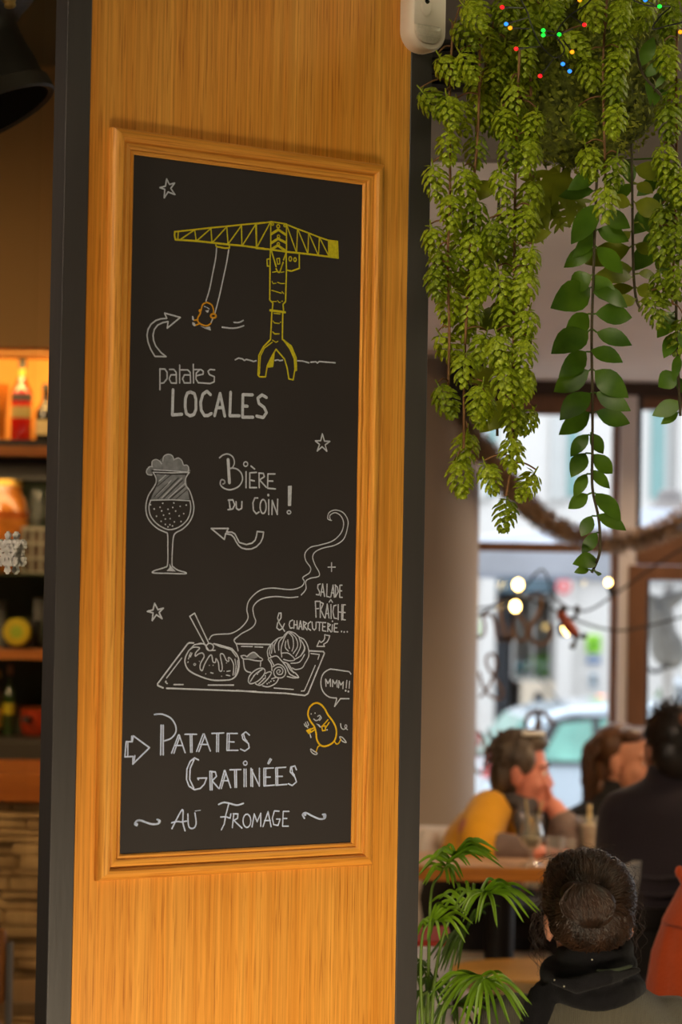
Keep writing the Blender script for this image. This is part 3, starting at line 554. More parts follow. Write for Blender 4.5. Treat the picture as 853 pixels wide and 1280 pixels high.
# ground floor wall pieces around the shop window and doorway
for a, b in ((-60, 621), (695, 1600)): wall.bb((fx(a), YF, ZS), (fx(b), YF+6, fz(655)))
wall.bb((fx(621), YF, fz(722)), (fx(695), YF+6, fz(655))); wall.bb((fx(655), YF+.02, ZS), (fx(695), YF+6, fz(851)))
wall.build('wall', M_fac, bl)
MB().bb((fx(621), YF+1.0, ZS), (fx(695), YF+1.1, fz(722))).build('shop_interior_wall', mat('dim_shop_wall', S(150, 140, 128), .9, 0, .2, 1), bl)
MB().bb((fx(654), YF-.02, fz(882)), (fx(697), YF+.06, fz(852))).build('stall_riser', mat('beige_stone', S(206, 192, 172), .85, 0, .05, 2), bl)
cm = MB()
for k in range(16):
    a = fx(646+k*3.0); cm.tube([(a, YF+.35, fz(850)), (a+.01, YF+.35, fz(745))], .012+.004*(k % 2), 6)
cm.build('curtain', mat('curtain_fabric', S(168, 156, 146), .9, 0, .2, 3), bl, smooth=True)
fr = MB()
for a, b, c, d in ((642, 745, 694, 748), (642, 848, 694, 852), (642, 745, 645, 852), (690, 745, 694, 852), (667, 748, 669, 848)): fr.bb((fx(a), YF-.02, fz(d)), (fx(b if False else c), YF+.05, fz(b)))
fr.build('shop_window_frame', M_fac2, bl)
MB().bb((fx(645), YF+.01, fz(848)), (fx(690), YF+.02, fz(748))).build('shop_window_pane', panemat('dim_pane', (.82, .84, .84), .08), bl)
MB().bb((fx(612), YF-.08, fz(741)), (fx(699), YF-.02, fz(724))).build('shop_fascia', mat('fascia_teal', S(74, 96, 108), .5, 0, .06, 2), bl)
MB().bb((fx(622), YF+.25, ZS), (fx(641), YF+.32, fz(745))).build('shop_door', mat('dark_door', S(58, 60, 66), .4, 0, .1, 3), bl)
for a, b in ((600, 620), (696, 716)):
    q = MB(); q.bb((fx(a), YF-.16, ZS), (fx(b), YF, fz(722)), None, .02); q.build('pilaster', M_fac, bl)
q = MB(); q.bb((fx(560), YF-.10, fz(722)), (fx(1000), YF, fz(716))); q.build('string_course', M_fac, bl)
for k, (a, b, c) in enumerate(((560, 608, 609), (687, 706, 707), (830, 842, 0))):
    q = MB(); z0, z1 = fz(624), 4.6
    for u0, u1, v0, v1 in ((a-2, b+1, z0-.05, z0), (a-2, b+1, z1, z1+.06), (a-1.5, a, z0, z1), (b, b+1, z0, z1), ((a+b)/2-.5, (a+b)/2+.5, z0, z1)): q.bb((fx(u0), YF-.03, v0), (fx(u1), YF, v1))
    f = q.build('window', M_fac2, bl); MB().bb((fx(a), YF-.012, z0), (fx(b), YF-.006, z1)).build('pane', mat('curtained_glass', S(206, 208, 206), .25, 0, .05, 2), f)
for a, b in ((609, 618.5), (707, 720.5), (812, 828.5)):
    q = MB(); z0, z1 = fz(621), 4.6; q.bb((fx(a), YF-.05, z0), (fx(b), YF-.015, z1))
    n = 26
    for k in range(n): zz = z0+.05+(z1-z0-.1)*k/n; q.bb((fx(a)+.012, YF-.062, zz), (fx(b)-.012, YF-.05, zz+.03))
    q.build('shutter', M_teal, bl)
part(MB().bb((fx(838.5), YF-.05, ZS), (fx(840.5), YF-.005, 6), None).build('drainpipe', M_fac2, bl), 'thin grey drainpipe')
# things fixed to the facing wall
def board(name, label, cat, a, b, c, d, m, extra=None):
    t = thing(name, label, cat, (fx((a+c)/2), YF-.02, fz((b+d)/2)))
    q = MB(); q.bb((fx(a), YF-.05, fz(d)), (fx(c), YF-.005, fz(b)), None, .004); q.build('panel', m, t)
    if extra: extra(t)
    return t
M_gs = mat('lime_sign_paint', S(150, 214, 30), .5, 0, .03, 3); M_gs2 = mat('green_sign_mark', S(86, 150, 24), .5, 0, .05, 3)
def gm(t):
    q = MB(); q.ell((fx(741), YF-.053, fz(806)), (.035, .006, .05)); q.ell((fx(746.5), YF-.053, fz(802)), (.03, .006, .04)); q.bb((fx(738), YF-.056, fz(813)), (fx(749), YF-.05, fz(811))); q.build('emblem', M_gs2, t)
board('wall_sign', 'lime green square sign on white wall across the street', 'sign', 735, 793, 752, 815, M_gs, gm)
board('wall_plaque', 'small blue plaque under the lime green sign', 'sign', 736, 820, 752, 828, mat('blue_plaque_paint', S(62, 108, 160), .5, 0, .05, 3), lambda t: MB().bb((fx(739), YF-.054, fz(825)), (fx(749), YF-.05, fz(823))).build('stripe', M_fac, t))
def ic(t):
    MB().ell((fx(744), YF-.055, fz(846)), (.02, .01, .02)).build('speaker_hole', M_gasket, t)
    MB().bb((fx(742), YF-.06, fz(854)), (fx(747), YF-.05, fz(850))).build('button', M_gasket, t)
board('intercom', 'pale grey intercom box below the blue plaque', 'intercom', 739, 841, 749, 858, mat('intercom_grey', S(176, 190, 200), .4, .2, .05, 5), ic)
board('wall_sign', 'lime green sign at the left edge of the facing shop', 'sign', 593, 778, 600, 797, M_gs)
rs = thing('round_sign', 'round red sign hanging on facing shop front', 'sign', (fx(703), YF-.25, fz(733)))
Mx = Matrix.Translation((fx(703), YF-.22, fz(733))) @ Matrix.Rotation(PI/2, 4, 'X')
MB().lathe([(.0, -.02), (.075, -.02), (.075, .02), (0, .02)], (0, 0, 0), 24, Mx).build('disc', mat('red_sign_paint', S(214, 60, 70), .5, 0, .04, 4), rs, auto=.5)
MB().lathe([(.045, .0), (.045, .024), (.028, .024), (.028, 0)], (0, 0, 0), 24, Mx).build('ring', M_fac, rs, auto=.5)
MB().tube([(fx(703), YF-.22, fz(727)), (fx(703), YF-.04, fz(726))], .008).build('bracket', M_gasket, rs)
# plants inside the shop window
for (px, py, r, c, lb) in ((683, 836, .17, (120, 176, 40), 'bright green bush behind the facing shop window'), (662, 838, .10, (60, 130, 130), 'blue green plant left in the facing shop window')):
    t = thing('potted_shrub', lb, 'plant', (fx(px), YF+.25, fz(851)))
    q = MB(); rd = random.Random(px)
    for k in range(120):
        a, b_ = rd.uniform(0, 2*PI), rd.uniform(-1, 1); rr_ = r*rd.uniform(.5, 1); pnt = Vector((fx(px)+rr_*math.cos(a)*math.sqrt(1-b_*b_), YF+.25+.6*rr_*math.sin(a)*math.sqrt(1-b_*b_), fz(py)+rr_*.75*b_)); q.ell(pnt, (.03, .012, .04), None, 6, 4)
    q.build('foliage', leafmat(f'shrub_leaf_{px}', S(*c), S(*[min(255, x*1.2) for x in c]), 8), t)
    MB().lathe([(.06, fz(851)), (.075, fz(851)+.1), (0, fz(851)+.1)], (fx(px), YF+.25, 0), 16).build('pot', M_fac2, t)
bo = thing('bollard', 'dark street bollard in front of the facing shop', 'bollard', at(674, 890, 25).xy.to_3d()+Vector((0, 0, ZS)))
p = at(674, 872, 25); MB().lathe([(.06, ZS+.04), (.05, p.z-.04), (.058, p.z-.03), (.058, p.z+.02), (.03, p.z+.05), (0, p.z+.06)], (p.x, 25, 0), 16).build('post', M_gasket, bo, auto=.6)
MB().lathe([(.061, p.z-.15), (.061, p.z-.11)], (p.x, 25, 0), 16, None, False).build('reflective_band', M_fac, bo)

# ------------------------------------------------------------------ cars
M_cg = mat('car_glass_green', S(66, 120, 112), .06, 0, .3, 2.2, c2=S(120, 186, 170), spec=.7); M_cgd = mat('car_glass_dark', S(60, 74, 86), .06, 0, .2, 2)
M_tyre = mat('tyre_rubber', S(28, 28, 29), .8); M_hub = mat('hub_metal', S(150, 150, 152), .35, .7); M_trimb = mat('car_trim_black', S(34, 35, 38), .45); M_tail = mat('tail_lamp_red', S(200, 30, 40), .25, coat=.5); M_amb = mat('amber_lamp', S(255, 120, 30), .3, emit=S(255, 120, 30), estr=1.2)
def make_car(label, paint, glass, loc, rz, hs=1.0, L=4.05, Wd=1.74):
    """x forward from the tail, y across, z up"""
    t = thing('car', label, 'car', loc, rz); h = hs
    prof = [(.02, .32), (0, .5), (.03, .8), (.1, .98), (.16, 1.05), (.42, 1.36*h), (.62, 1.43*h), (1.1, 1.475*h), (1.75, 1.47*h), (2.25, 1.40*h), (2.95, 1.02), (3.5, .92), (3.86, .76), (4.03, .55), (4.04, .34), (3.8, .24), (.2, .24)]
    def half(z): return Wd/2*(1-.20*max(0, (z-.9))/.55) if z > .9 else Wd/2*(.94+.06*min(1, (z-.2)/.4))
    n = len(prof); mb = MB(); secs = [(-1, 1.0), (-.985, 1.0), (.985, 1.0), (1, 1.0)]
    R = []
    for s_, q in ((-.93, .975), (-1, 1), (1, 1), (.93, .975)):
        cx_, cz_ = 2.0, .75
        k = .965 if abs(s_) > .99 else 1.0
        R.append([Vector((cx_+(x-cx_)*k, s_*half(z), cz_+(z-cz_)*k)) for x, z in prof])
    R2 = [R[1], R[0], R[3], R[2]]; mb.rings(R2)
    M = FR[t.name]
    mb.v = [M @ v for v in mb.v]; mb.build('body', paint, t, auto=.45)
    def pane_side(pts, name, m, s_):
        q = MB(); out = [Vector((x, s_*(half(z)+.004), z)) for x, z in pts]; inn = [Vector((x, s_*(half(z)-.02), z)) for x, z in pts]
        q.rings([inn, out]); q.v = [M @ v for v in q.v]; return q.build(name, m, t)
    for s_ in (-1, 1):
        pane_side([(.34, 1.02), (.55, 1.34*h), (.72, 1.385*h), (2.2, 1.365*h), (2.82, 1.02)], 'window_surround', M_trimb, s_*1.0)
        for nm, P in (('quarter_window', [(.46, 1.05), (.62, 1.32*h), (.86, 1.35*h), (.86, 1.05)]), ('rear_door_window', [(.92, 1.05), (.92, 1.355*h), (1.52, 1.36*h), (1.52, 1.05)]), ('front_door_window', [(1.62, 1.05), (1.62, 1.36*h), (2.16, 1.34*h), (2.66, 1.05)])):
            q = MB(); q.rings([[Vector((x, s_*(half(z)-.01), z)) for x, z in P], [Vector((x, s_*(half(z)+.009), z)) for x, z in P]]); q.v = [M @ v for v in q.v]; q.build(nm, glass, t)
        for xw in (.72, 3.28):
            q = MB(); q.lathe([(.30, -.09), (.32, -.06), (.32, .06), (.30, .09), (0, .09)], (0, 0, 0), 28, M @ Matrix.Translation((xw, s_*(Wd/2-.06), .32)) @ Matrix.Rotation(-s_*PI/2, 4, 'X')); wh = q.build('wheel', M_tyre, t, auto=.6)
            q = MB(); q.lathe([(.21, .09), (.20, .1), (.06, .105), (0, .11)], (0, 0, 0), 20, M @ Matrix.Translation((xw, s_*(Wd/2-.06), .32)) @ Matrix.Rotation(-s_*PI/2, 4, 'X')); q.build('hubcap', M_hub, wh, auto=.6)
        q = MB(); q.rings([[Vector((x+dx, s_*yy, z)) for x, z in ((.05, .92), (.13, 1.16), (.21, 1.18), (.17, .92))] for yy, dx in ((Wd/2*.80, -.03), (Wd/2*1.003, 0))]); q.v = [M @ v for v in q.v]; q.build('tail_lamp', M_tail, t)
        q = MB(); q.ell((2.62, s_*(Wd/2+.06), 1.02), (.09, .08, .07)); q.v = [M @ v for v in q.v]; q.build('door_mirror', paint, t, smooth=True)
        for xd in (1.42, 2.4):
            q = MB(); q.box((xd, s_*(Wd/2+.006), .88), (.2, .03, .03), None, .01); q.v = [M @ v for v in q.v]; q.build('door_handle', paint, t)
        for xd in (.9, 1.57, 2.72):
            q = MB(); q.box((xd, s_*(Wd/2-.004), .68), (.008, .012, .62)); q.v = [M @ v for v in q.v]; q.build('door_gap', M_trimb, t)
    q = MB(); q.rings([[Vector((.13, y, 1.03)) for y in (-.62, .62)]+[Vector((.40, y, 1.33*h)) for y in (.54, -.54)], [Vector((.10, y, 1.05)) for y in (-.62, .62)]+[Vector((.37, y, 1.35*h)) for y in (.54, -.54)]]); q.v = [M @ v for v in q.v]; q.build('rear_window', glass, t)
    q = MB(); q.rings([[Vector((2.9, y, 1.03)) for y in (-.66, .66)]+[Vector((2.28, y, 1.36*h)) for y in (.56, -.56)], [Vector((2.94, y, 1.06)) for y in (-.66, .66)]+[Vector((2.3, y, 1.40*h)) for y in (.56, -.56)]]); q.v = [M @ v for v in q.v]; q.build('windscreen', glass, t)
    q = MB(); q.box((.0, 0, .42), (.12, Wd*.93, .2), None, .04); q.v = [M @ v for v in q.v]; q.build('rear_bumper', paint, t, auto=.5)
    q = MB(); q.tube([Vector((.75, .1, 1.44*h)), Vector((.5, .1, 1.44*h+.28))], .008, 5); q.v = [M @ v for v in q.v]; q.build('aerial', M_trimb, t)
    return t
M_silver = mat('silver_blue_paint', S(196, 210, 222), .25, .25, .02, 2, coat=.6); M_white = mat('pale_blue_paint', S(205, 216, 232), .28, .1, .02, 2, coat=.5)
CY = 20.0; p = at(584, 900, CY)
make_car('silver blue hatchback parked outside behind the yellow jumper woman', M_silver, M_cg, (p.x, CY, ZS-.04), math.radians(4), 1.0)
p = at(790, 850, 23.2); make_car('pale blue car parked farther off behind the parasol pole', M_white, M_cgd, (p.x, 23.0, ZS+.0), math.radians(3), 1.09)
vb = thing('amber_beacon', 'small amber lamp on a street post behind the silver car', 'lamp', (at(752, 875, 24.0).x, 24.0, ZS))
p = at(752, 875, 24.0); MB().lathe([(.03, ZS), (.03, p.z-.04), (0, p.z-.04)], (p.x, 24, 0), 10).build('post', M_fac2, vb); MB().ell(p, (.07, .05, .045)).build('lens', M_amb, vb, smooth=True)

# ------------------------------------------------------------------ street parasol
YP = 14.0; pa = thing('parasol', 'large pale street parasol with grey cap outside right window', 'parasol', (at(838, 760, YP).x, YP, ZS))
ap = at(838, 632, YP); zb_ = at(720, 722, YP).z; H = 1.55; zr = at(720, 694, YP).z
M_can = leafmat('parasol_canvas', S(206, 212, 224), S(214, 220, 232), 3, .35, .8)
q = MB(); sq = lambda hh, z: [Vector((ap.x+sx*hh, YP+sy*hh, z)) for sx, sy in ((-1, -1), (0, -1), (1, -1), (1, 0), (1, 1), (0, 1), (-1, 1), (-1, 0))]
q.rings([sq(.13, ap.z-.02), sq(.7, ap.z-.02-(ap.z-zr)*.50), sq(H, zr), sq(H, zr-.005), sq(.7, ap.z-.03-(ap.z-zr)*.50), sq(.13, ap.z-.035)]); q.build('canopy', M_can, pa)
q = MB(); q.rings([sq(H, zr), sq(H*1.005, zb_), sq(H*.998, zb_), sq(H*.995, zr)], False); q.build('valance', M_can, pa)
q = MB(); q.lathe([(.14, ap.z-.05), (.13, ap.z-.02), (.075, ap.z+.02), (.065, ap.z+.075), (.04, ap.z+.09), (0, ap.z+.092)], (ap.x, YP, 0), 24); q.build('cap', mat('parasol_cap_grey', S(130, 124, 122), .6, 0, .05, 4), pa, auto=.6)
q = MB(); q.lathe([(.035, ZS), (.035, ap.z)], (ap.x, YP, 0), 16); q.build('pole', mat('pole_white', S(220, 216, 210), .5, 0, .04, 4), pa, auto=.6)
q = MB()
for k in range(8):
    c_ = sq(H, zr)[k]; q.tube([(ap.x, YP, ap.z-.05), c_+Vector((0, 0, -.01))], .012, 5)
q.build('rib', MATS['pole_white'], pa)
# crumpled grey cover knotted round the pole
fb = thing('cover_bundle', 'crumpled grey cloth bundle tied round the pole of street parasol', 'cloth', (ap.x, YP-.1, ZS))
q = MB(); rd = random.Random(3); prev = None
pts = [(806, 742, .012), (818, 752, .035), (826, 770, .07), (828, 790, .075), (834, 808, .095), (840, 824, .085), (842, 836, .03)]
q.tube(cr([at(a, b, YP-.1) for a, b, c in pts], 4), [r for a, b, r in [(0, 0, .012), (0, 0, .018), (0, 0, .026), (0, 0, .03), (0, 0, .035), (0, 0, .045), (0, 0, .055), (0, 0, .062), (0, 0, .07), (0, 0, .072), (0, 0, .075), (0, 0, .075), (0, 0, .075), (0, 0, .078), (0, 0, .082), (0, 0, .09), (0, 0, .095), (0, 0, .094), (0, 0, .092), (0, 0, .09), (0, 0, .085), (0, 0, .07), (0, 0, .055), (0, 0, .04), (0, 0, .03)]], 12)
q.tube([at(826, 756, YP-.1), at(846, 748, YP-.1), at(862, 738, YP-.1)], [.05, .04, .012], 10)
for k in range(14): q.tube(cr([at(820+rd.uniform(-2, 10), 758+rd.uniform(0, 10), YP-.17), at(828+rd.uniform(-6, 10), 790, YP-.19), at(836+rd.uniform(-8, 8), 822+rd.uniform(-8, 8), YP-.18)], 4), .016, 6)
b = q.remesh(.012, 3).build('cloth', mat('grey_cover_cloth', S(150, 146, 138), .9, 0, .15, 12, bump=.4, bscale=40), fb, smooth=True)
q = MB(); q.tube([at(812+k*5, 836+4*math.sin(k), YP-.16) for k in range(6)], .012, 5); q.build('tie', M_gasket, fb)

# ------------------------------------------------------------------ festoon lights just inside the glass
YL = 9.55
fl = thing('festoon_lights', 'warm bulb string light hanging across the street window', 'string light', at(680, 720, YL))
M_wire = mat('black_cable', S(34, 30, 28), .6); M_bulb = mat('warm_bulb', S(255, 226, 160), .2, emit=S(255, 214, 130), estr=14)
cabs = [[(560, 748), (600, 760), (645, 745), (678, 712), (695, 748), (730, 764), (770, 742), (830, 700), (900, 660)], [(560, 790), (600, 768), (640, 748), (670, 752), (720, 775), (770, 788), (820, 780), (900, 758)]]
q = MB()
for c_ in cabs: q.tube(cr([at(a, b, YL) for a, b in c_], 6), .0045, 6)
q.build('cable', M_wire, fl, smooth=True)
for (bx, by, hx, hy) in ((648, 731, 651, 742), (644.5, 758, 642, 748), (708, 787, 707, 771), (761, 728, 765, 741)):
    c_ = at(bx, by, YL-.02); h_ = at(hx, hy, YL)
    sz = .019 if bx != 761 else .012
    q = MB(); q.ell(c_, (sz, sz, sz*1.15), None, 18, 12); q.build('bulb', M_bulb, fl, smooth=True)
    q = MB(); q.tube([c_+(h_-c_)*.3, h_], [.010, .013], 10); q.build('socket', M_wire, fl)
fg = thing('toy_figure', 'little red brown toy figure with dark limbs hung on bulb string', 'toy', at(711, 765, YL))
M_toy = mat('toy_red_brown', S(150, 62, 34), .6, 0, .2, 20); M_toyd = mat('toy_dark', S(48, 34, 28), .6)
q = MB(); q.ell(at(703, 770, YL-.06), (.020, .020, .022)); q.tube([at(705, 775, YL-.06), at(714, 786, YL-.06), at(722, 795, YL-.06)], [.018, .023, .014], 10); q.remesh(.004, 2).build('body', M_toy, fg, smooth=True)
for P in ([(707, 776), (718, 772), (723, 764), (722, 760)], [(706, 776), (700, 784), (703, 793)], [(722, 794), (728, 796), (731, 795)], [(720, 794), (719, 803), (716, 808)]):
    q = MB(); pp = [at(a, b, YL-.06) for a, b in P]; q.tube(cr(pp, 4), .0075, 8); q.ell(pp[-1], (.012, .012, .011), None, 10, 8); q.build('limb', M_toyd, fg, smooth=True)
q = MB(); q.ell(at(704, 762, YL-.06), (.018, .018, .012)); q.tube([at(704, 762, YL-.06), at(702, 752, YL)], [.006, .003], 6); q.build('hat', M_toyd, fg, smooth=True)

# ------------------------------------------------------------------ tinsel garland
tg = thing('tinsel_garland', 'beige fluffy tinsel garland draped from column across the windows', 'garland', at(700, 655, 9.3))
pts = [(569, 500, 8.98), (582, 530, 8.97), (600, 556, 9.0), (634, 604, 9.2), (668, 640, 9.35), (705, 664, 9.45), (745, 676, 9.5), (790, 676, 9.5), (826, 664, 9.5), (860, 646, 9.5), (930, 600, 9.5), (1010, 540, 9.5)]
path = cr([at(*p_) for p_ in pts], 12); MB().tube(path, .012, 8).build('core', mat('tinsel_core', S(120, 98, 78), .7), tg, smooth=True)
q = MB(); rd = random.Random(11)
for i in range(len(path)-1):
    a, b_ = path[i], path[i+1]; d = (b_-a); ln = d.length; d.normalize(); u_ = d.orthogonal().normalized(); v_ = d.cross(u_)
    for k in range(int(ln*3600)):
        t_ = rd.random(); an = rd.uniform(0, 2*PI); o_ = a+(b_-a)*t_; n_ = u_*math.cos(an)+v_*math.sin(an)
        ln2 = .052*rd.uniform(.7, 1.1); tip = o_+n_*ln2+d*rd.uniform(-.018, .018); sd = d.cross(n_).normalized()*.0024+d*rd.uniform(-.0022, .0022)
        q.add([o_+sd, o_-sd, tip-sd*.6, tip+sd*.6], [(0, 1, 2, 3)])
q.build('tinsel', mat('tinsel_beige', S(164, 138, 112), .4, .2, .3, 60), tg)
# ------------------------------------------------------------------ bar at the far left
YB = 9.1
def bx(px): return at(px, 740, YB).x
def bz(py): return at(30, py, YB).z
bbs('ceiling_bulkhead', [((-5, 8.9, bz(441)), (-.35, 10, 3.38))], M_bulk, 'tan bulkhead above the back bar')
M_shoak = woodmat('shelf_oak', S(120, 60, 20), S(176, 104, 44), S(196, 124, 58), 0)
M_green = mat('dark_green_panel', S(44, 56, 22), .6, 0, .12, 2)
M_steelb = mat('dark_counter', S(62, 56, 46), .5, 0, .1, 4)
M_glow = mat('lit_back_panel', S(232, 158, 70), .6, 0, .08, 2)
XL, XR = -3.2, -.45
bs = thing('bar_shelving', 'tall back bar shelving with orange lit top bay', 'shelves', (-1.6, YB+.2, 0))
mb = MB().bb((XL, 9.34, 0), (XR, 9.38, bz(572))); mb.build('back_panel', M_green, bs)
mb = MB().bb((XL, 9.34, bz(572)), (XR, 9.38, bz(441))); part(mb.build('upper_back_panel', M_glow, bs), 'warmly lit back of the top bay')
mb = MB().bb((XL, 8.98, bz(560)), (XR, 9.34, bz(552))); mb.build('shelf', M_dark, bs)
mb = MB().bb((XL, 8.97, bz(572)), (XR, 9.0, bz(560))); mb.build('shelf_edge', M_shoak, bs)
mb = MB().bb((XL, 9.06, bz(600)), (XR, 9.34, bz(572.5))); mb.build('shelf_underside', M_dark, bs)
mb = MB().bb((XL, 9.02, bz(719)), (XR, 9.34, bz(716.5))); mb.build('shelf', M_green, bs)
mb = MB().bb((XL, 8.97, bz(823)), (XR, 9.34, bz(811))); mb.build('shelf', M_shoak, bs)
mb = MB().bb((XL, 8.96, 0), (XR, 9.34, bz(920))); mb.build('base_cabinet', M_steelb, bs)
for k in range(5):
    a = XL+.02+k*.55
    q = MB(); q.bb((a, 8.94, .1), (a+.53, 8.96, bz(924)), None, .004); dq = q.build('drawer', M_steelb, bs)
    q = MB(); q.bb((a+.2, 8.92, bz(960)), (a+.34, 8.94, bz(957))); q.build('handle', M_hub, dq)
mb = MB().bb((XR-.02, 8.96, 0), (XR, 9.36, bz(441))); mb.build('side_panel', M_dark, bs)
area('shelf_strip_light', (-1.2, 9.05, bz(446)), (-1.2, 9.34, bz(520)), 1.6, .05, 9, (1, .58, .18))
area('shelf_strip_light_low', (-1.2, 9.0, bz(604)), (-1.2, 9.25, bz(760)), 1.6, .05, 2.2, (1, .70, .34))
M_redg = mat('red_liqueur', S(190, 24, 12), .1, 0, .2, 8, spec=.8, coat=.6); M_blackg = mat('black_bottle_glass', S(22, 18, 14), .08, 0, .2, 6, spec=.8)
M_greeng = mat('green_bottle_glass', S(42, 62, 18), .1, 0, .3, 8, spec=.8); M_amberg = mat('amber_jar', S(170, 100, 34), .2, 0, .35, 14, spec=.6, coat=.4); M_lab = mat('paper_label', S(196, 182, 144), .8, 0, .08, 20)
M_clear = thinglass('clear_glass', (.96, .98, .97), .35, .08); M_gold = mat('gold_foil', S(206, 160, 70), .3, .7, .1, 20); M_bluel = mat('navy_label', S(44, 48, 58), .7, 0, .1, 20)
def lz(name, m, par, cx_, cy_, prof, seg=24, auto=.7, caps=True): return MB().lathe(prof, (cx_, cy_, 0), seg, None, caps).build(name, m, par, auto=auto)
def bottle(label, cat, px, w, y0, y1, Y, m, neck=.36, sh=.42, cap=M_dark, lab=None, labz=(.2, .5), group=None, capm=None):
    z0, z1 = at(px, y0, Y).z, at(px, y1, Y).z; h = z1-z0; r = w/2*Y/F; x = at(px, (y0+y1)/2, Y).x
    t = thing('bottle', label, cat, (x, Y, z0), 0, group)
    rn = r*neck; zs_ = z1-h*sh
    lz('body', m, t, x, Y, [(r*.9, z0), (r, z0+.008), (r, zs_), (r*.93, zs_+h*.04), (r*.62, zs_+h*.11), (rn*1.15, zs_+h*.17), (rn, zs_+h*.22), (rn, z1-h*.12)])
    lz('cap', cap, t, x, Y, [(rn*1.12, z1-h*.13), (rn*1.12, z1-.004), (rn*.9, z1), (0, z1)])
    for k, (a, b, mm) in enumerate(lab or []): lz('label', mm, t, x, Y, [(r*1.012, z0+h*a), (r*1.012, z0+h*b)], 24, .7, False)
    return t, x, z0, h, r
b_, x, z0, h, r = bottle('red liqueur bottle with dark cap on the lit top shelf', 'bottle', 27, 26, 552, 448, 9.15, M_redg, .34, .42, M_dark, [(.48, .57, M_bluel), (.28, .42, mat('dull_label', S(150, 136, 92), .8, 0, .1, 20))])
lz('neck_band', mat('bright_red_band', S(250, 30, 30), .3), b_, x, 9.15, [(r*.52, z0+h*.64), (r*.5, z0+h*.68)]); lz('neck_foil', M_gold, b_, x, 9.15, [(r*.36, z0+h*.75), (r*.36, z0+h*.88)])
bottle('dark wine bottle with pale label on lit top shelf beside partition', 'bottle', 57, 25, 551, 480, 9.15, M_blackg, .34, .50, M_dark, [(.10, .36, M_lab)])
def vessel(name, label, cat, px, w, y0, y1, Y, m, prof, extra=None, group=None):
    z0, z1 = at(px, y0, Y).z, at(px, y1, Y).z; h = z1-z0; r = w/2*Y/F; x = at(px, (y0+y1)/2, Y).x
    t = thing(name, label, cat, (x, Y, z0), 0, group); lz('body', m, t, x, Y, [(a*r, z0+b*h) for a, b in prof])
    if extra: extra(t, x, z0, h, r, Y)
    return t
TUMB = [(.0, 0), (.82, 0), (.86, .03), (1, 1), (.94, 1), (.8, .08), (0, .08)]
vessel('vase', 'tall amber glass vase left of the red bottle', 'vase', -2, 27, 552, 480, 9.15, M_amberg, [(.6, 0), (.66, .04), (.75, .4), (1, 1), (.95, 1), (.7, .4), (.6, .1), (0, .1)], lambda t, x, z0, h, r, Y: lz('foot', M_amberg, t, x, Y, [(.75*r, z0), (.75*r, z0+.01), (.5*r, z0+.02)]))
def jarx(t, x, z0, h, r, Y):
    lz('lid', M_gold, t, x, Y, [(.72*r, z0+h*.93), (.74*r, z0+h), (.5*r, z0+h*1.04), (0, z0+h*1.05)]); lz('band', mat('copper_band', S(190, 96, 34), .35, .6, .1, 10), t, x, Y, [(1.0*r, z0+h*.58), (1.01*r, z0+h*.66)], 24, .7, False)
vessel('jar', 'big amber storage jar with gold lid behind snowflake', 'jar', 5, 60, 716, 600, 9.15, M_amberg, [(.85, 0), (1, .05), (1, .6), (.9, .78), (.74, .86), (.72, .94), (0, .94)], jarx)
def stem(t, x, z0, h, r, Y): lz('stem', M_clear, t, x, Y, [(r*.75, z0), (r*.7, z0+.004), (r*.12, z0+.012), (r*.1, z0+h*.45), (r*.3, z0+h*.5)])
for k, px in enumerate((44, 66)): vessel('wine_glass', ['stemmed glass standing behind the lattice box', 'stemmed glass tight against the partition edge'][k], 'glass', px, 20, 716, 612, 9.24, M_clear, [(.2, .48), (.8, .6), (1, .75), (.85, 1), (.8, 1), (.94, .75), (.74, .62), (.1, .52)], stem, 'stemmed glasses on the bar')
lbx = thing('lattice_box', 'grey lattice box with dark openings on the middle shelf', 'box', at(44, 716, 9.08))
q = MB(); x0, x1, z0, z1 = at(29, 690, 9.08).x, at(62, 690, 9.08).x, at(44, 716, 9.08).z, at(44, 661, 9.08).z
q.bb((x0, 9.08, z0), (x1, 9.14, z1)); q.build('case', mat('dark_case', S(70, 50, 36), .7, 0, .4, 30, c2=S(120, 92, 70)), lbx)
q = MB()
for i in range(4): a = x0+(x1-x0)*i/3; q.bb((a-.005, 9.068, z0), (a+.005, 9.081, z1))
for i in range(4): a = z0+(z1-z0)*i/3; q.bb((x0-.005, 9.066, a-.006), (x1+.005, 9.081, a+.006))
q.build('lattice', mat('lattice_grey', S(150, 144, 126), .7, 0, .1, 20), lbx)
tn = thing('tin', 'dark tin lying on its side showing a round yellow lid', 'tin', at(22, 811, 9.1))
c_ = at(21, 790, 9.03); rr2 = 17.5*9.03/F
MB().bb((c_.x-.055, 9.06, at(21, 811, 9.1).z), (c_.x+.058, 9.2, c_.z+.042)).build('box', M_dark, tn)
MB().lathe([(rr2, -.03), (rr2, .0), (rr2*.9, .01), (0, .012)], (0, 0, 0), 28, Matrix.Translation(c_) @ Matrix.Rotation(PI/2, 4, 'X')).build('lid', mat('yellow_lid', S(196, 178, 30), .4, 0, .12, 14), tn, auto=.6)
MB().lathe([(rr2*.45, .011), (rr2*.42, .014), (0, .014)], (0, 0, 0), 20, Matrix.Translation(c_) @ Matrix.Rotation(PI/2, 4, 'X')).build('emblem', mat('green_emblem', S(150, 176, 40), .4), tn)
for k, (px, y1, w_) in enumerate(((47, 748, 12), (60, 744, 12), (1, 750, 13))):
    vessel('tumbler', ['clear tumbler right of the yellow lidded tin', 'clear tumbler beside partition on lower shelf', 'clear tumbler left of yellow lidded tin'][k], 'glass', px, w_, 811, y1, 9.2 if k < 2 else 9.28, M_clear, TUMB, None, 'tumblers on the lower shelf')
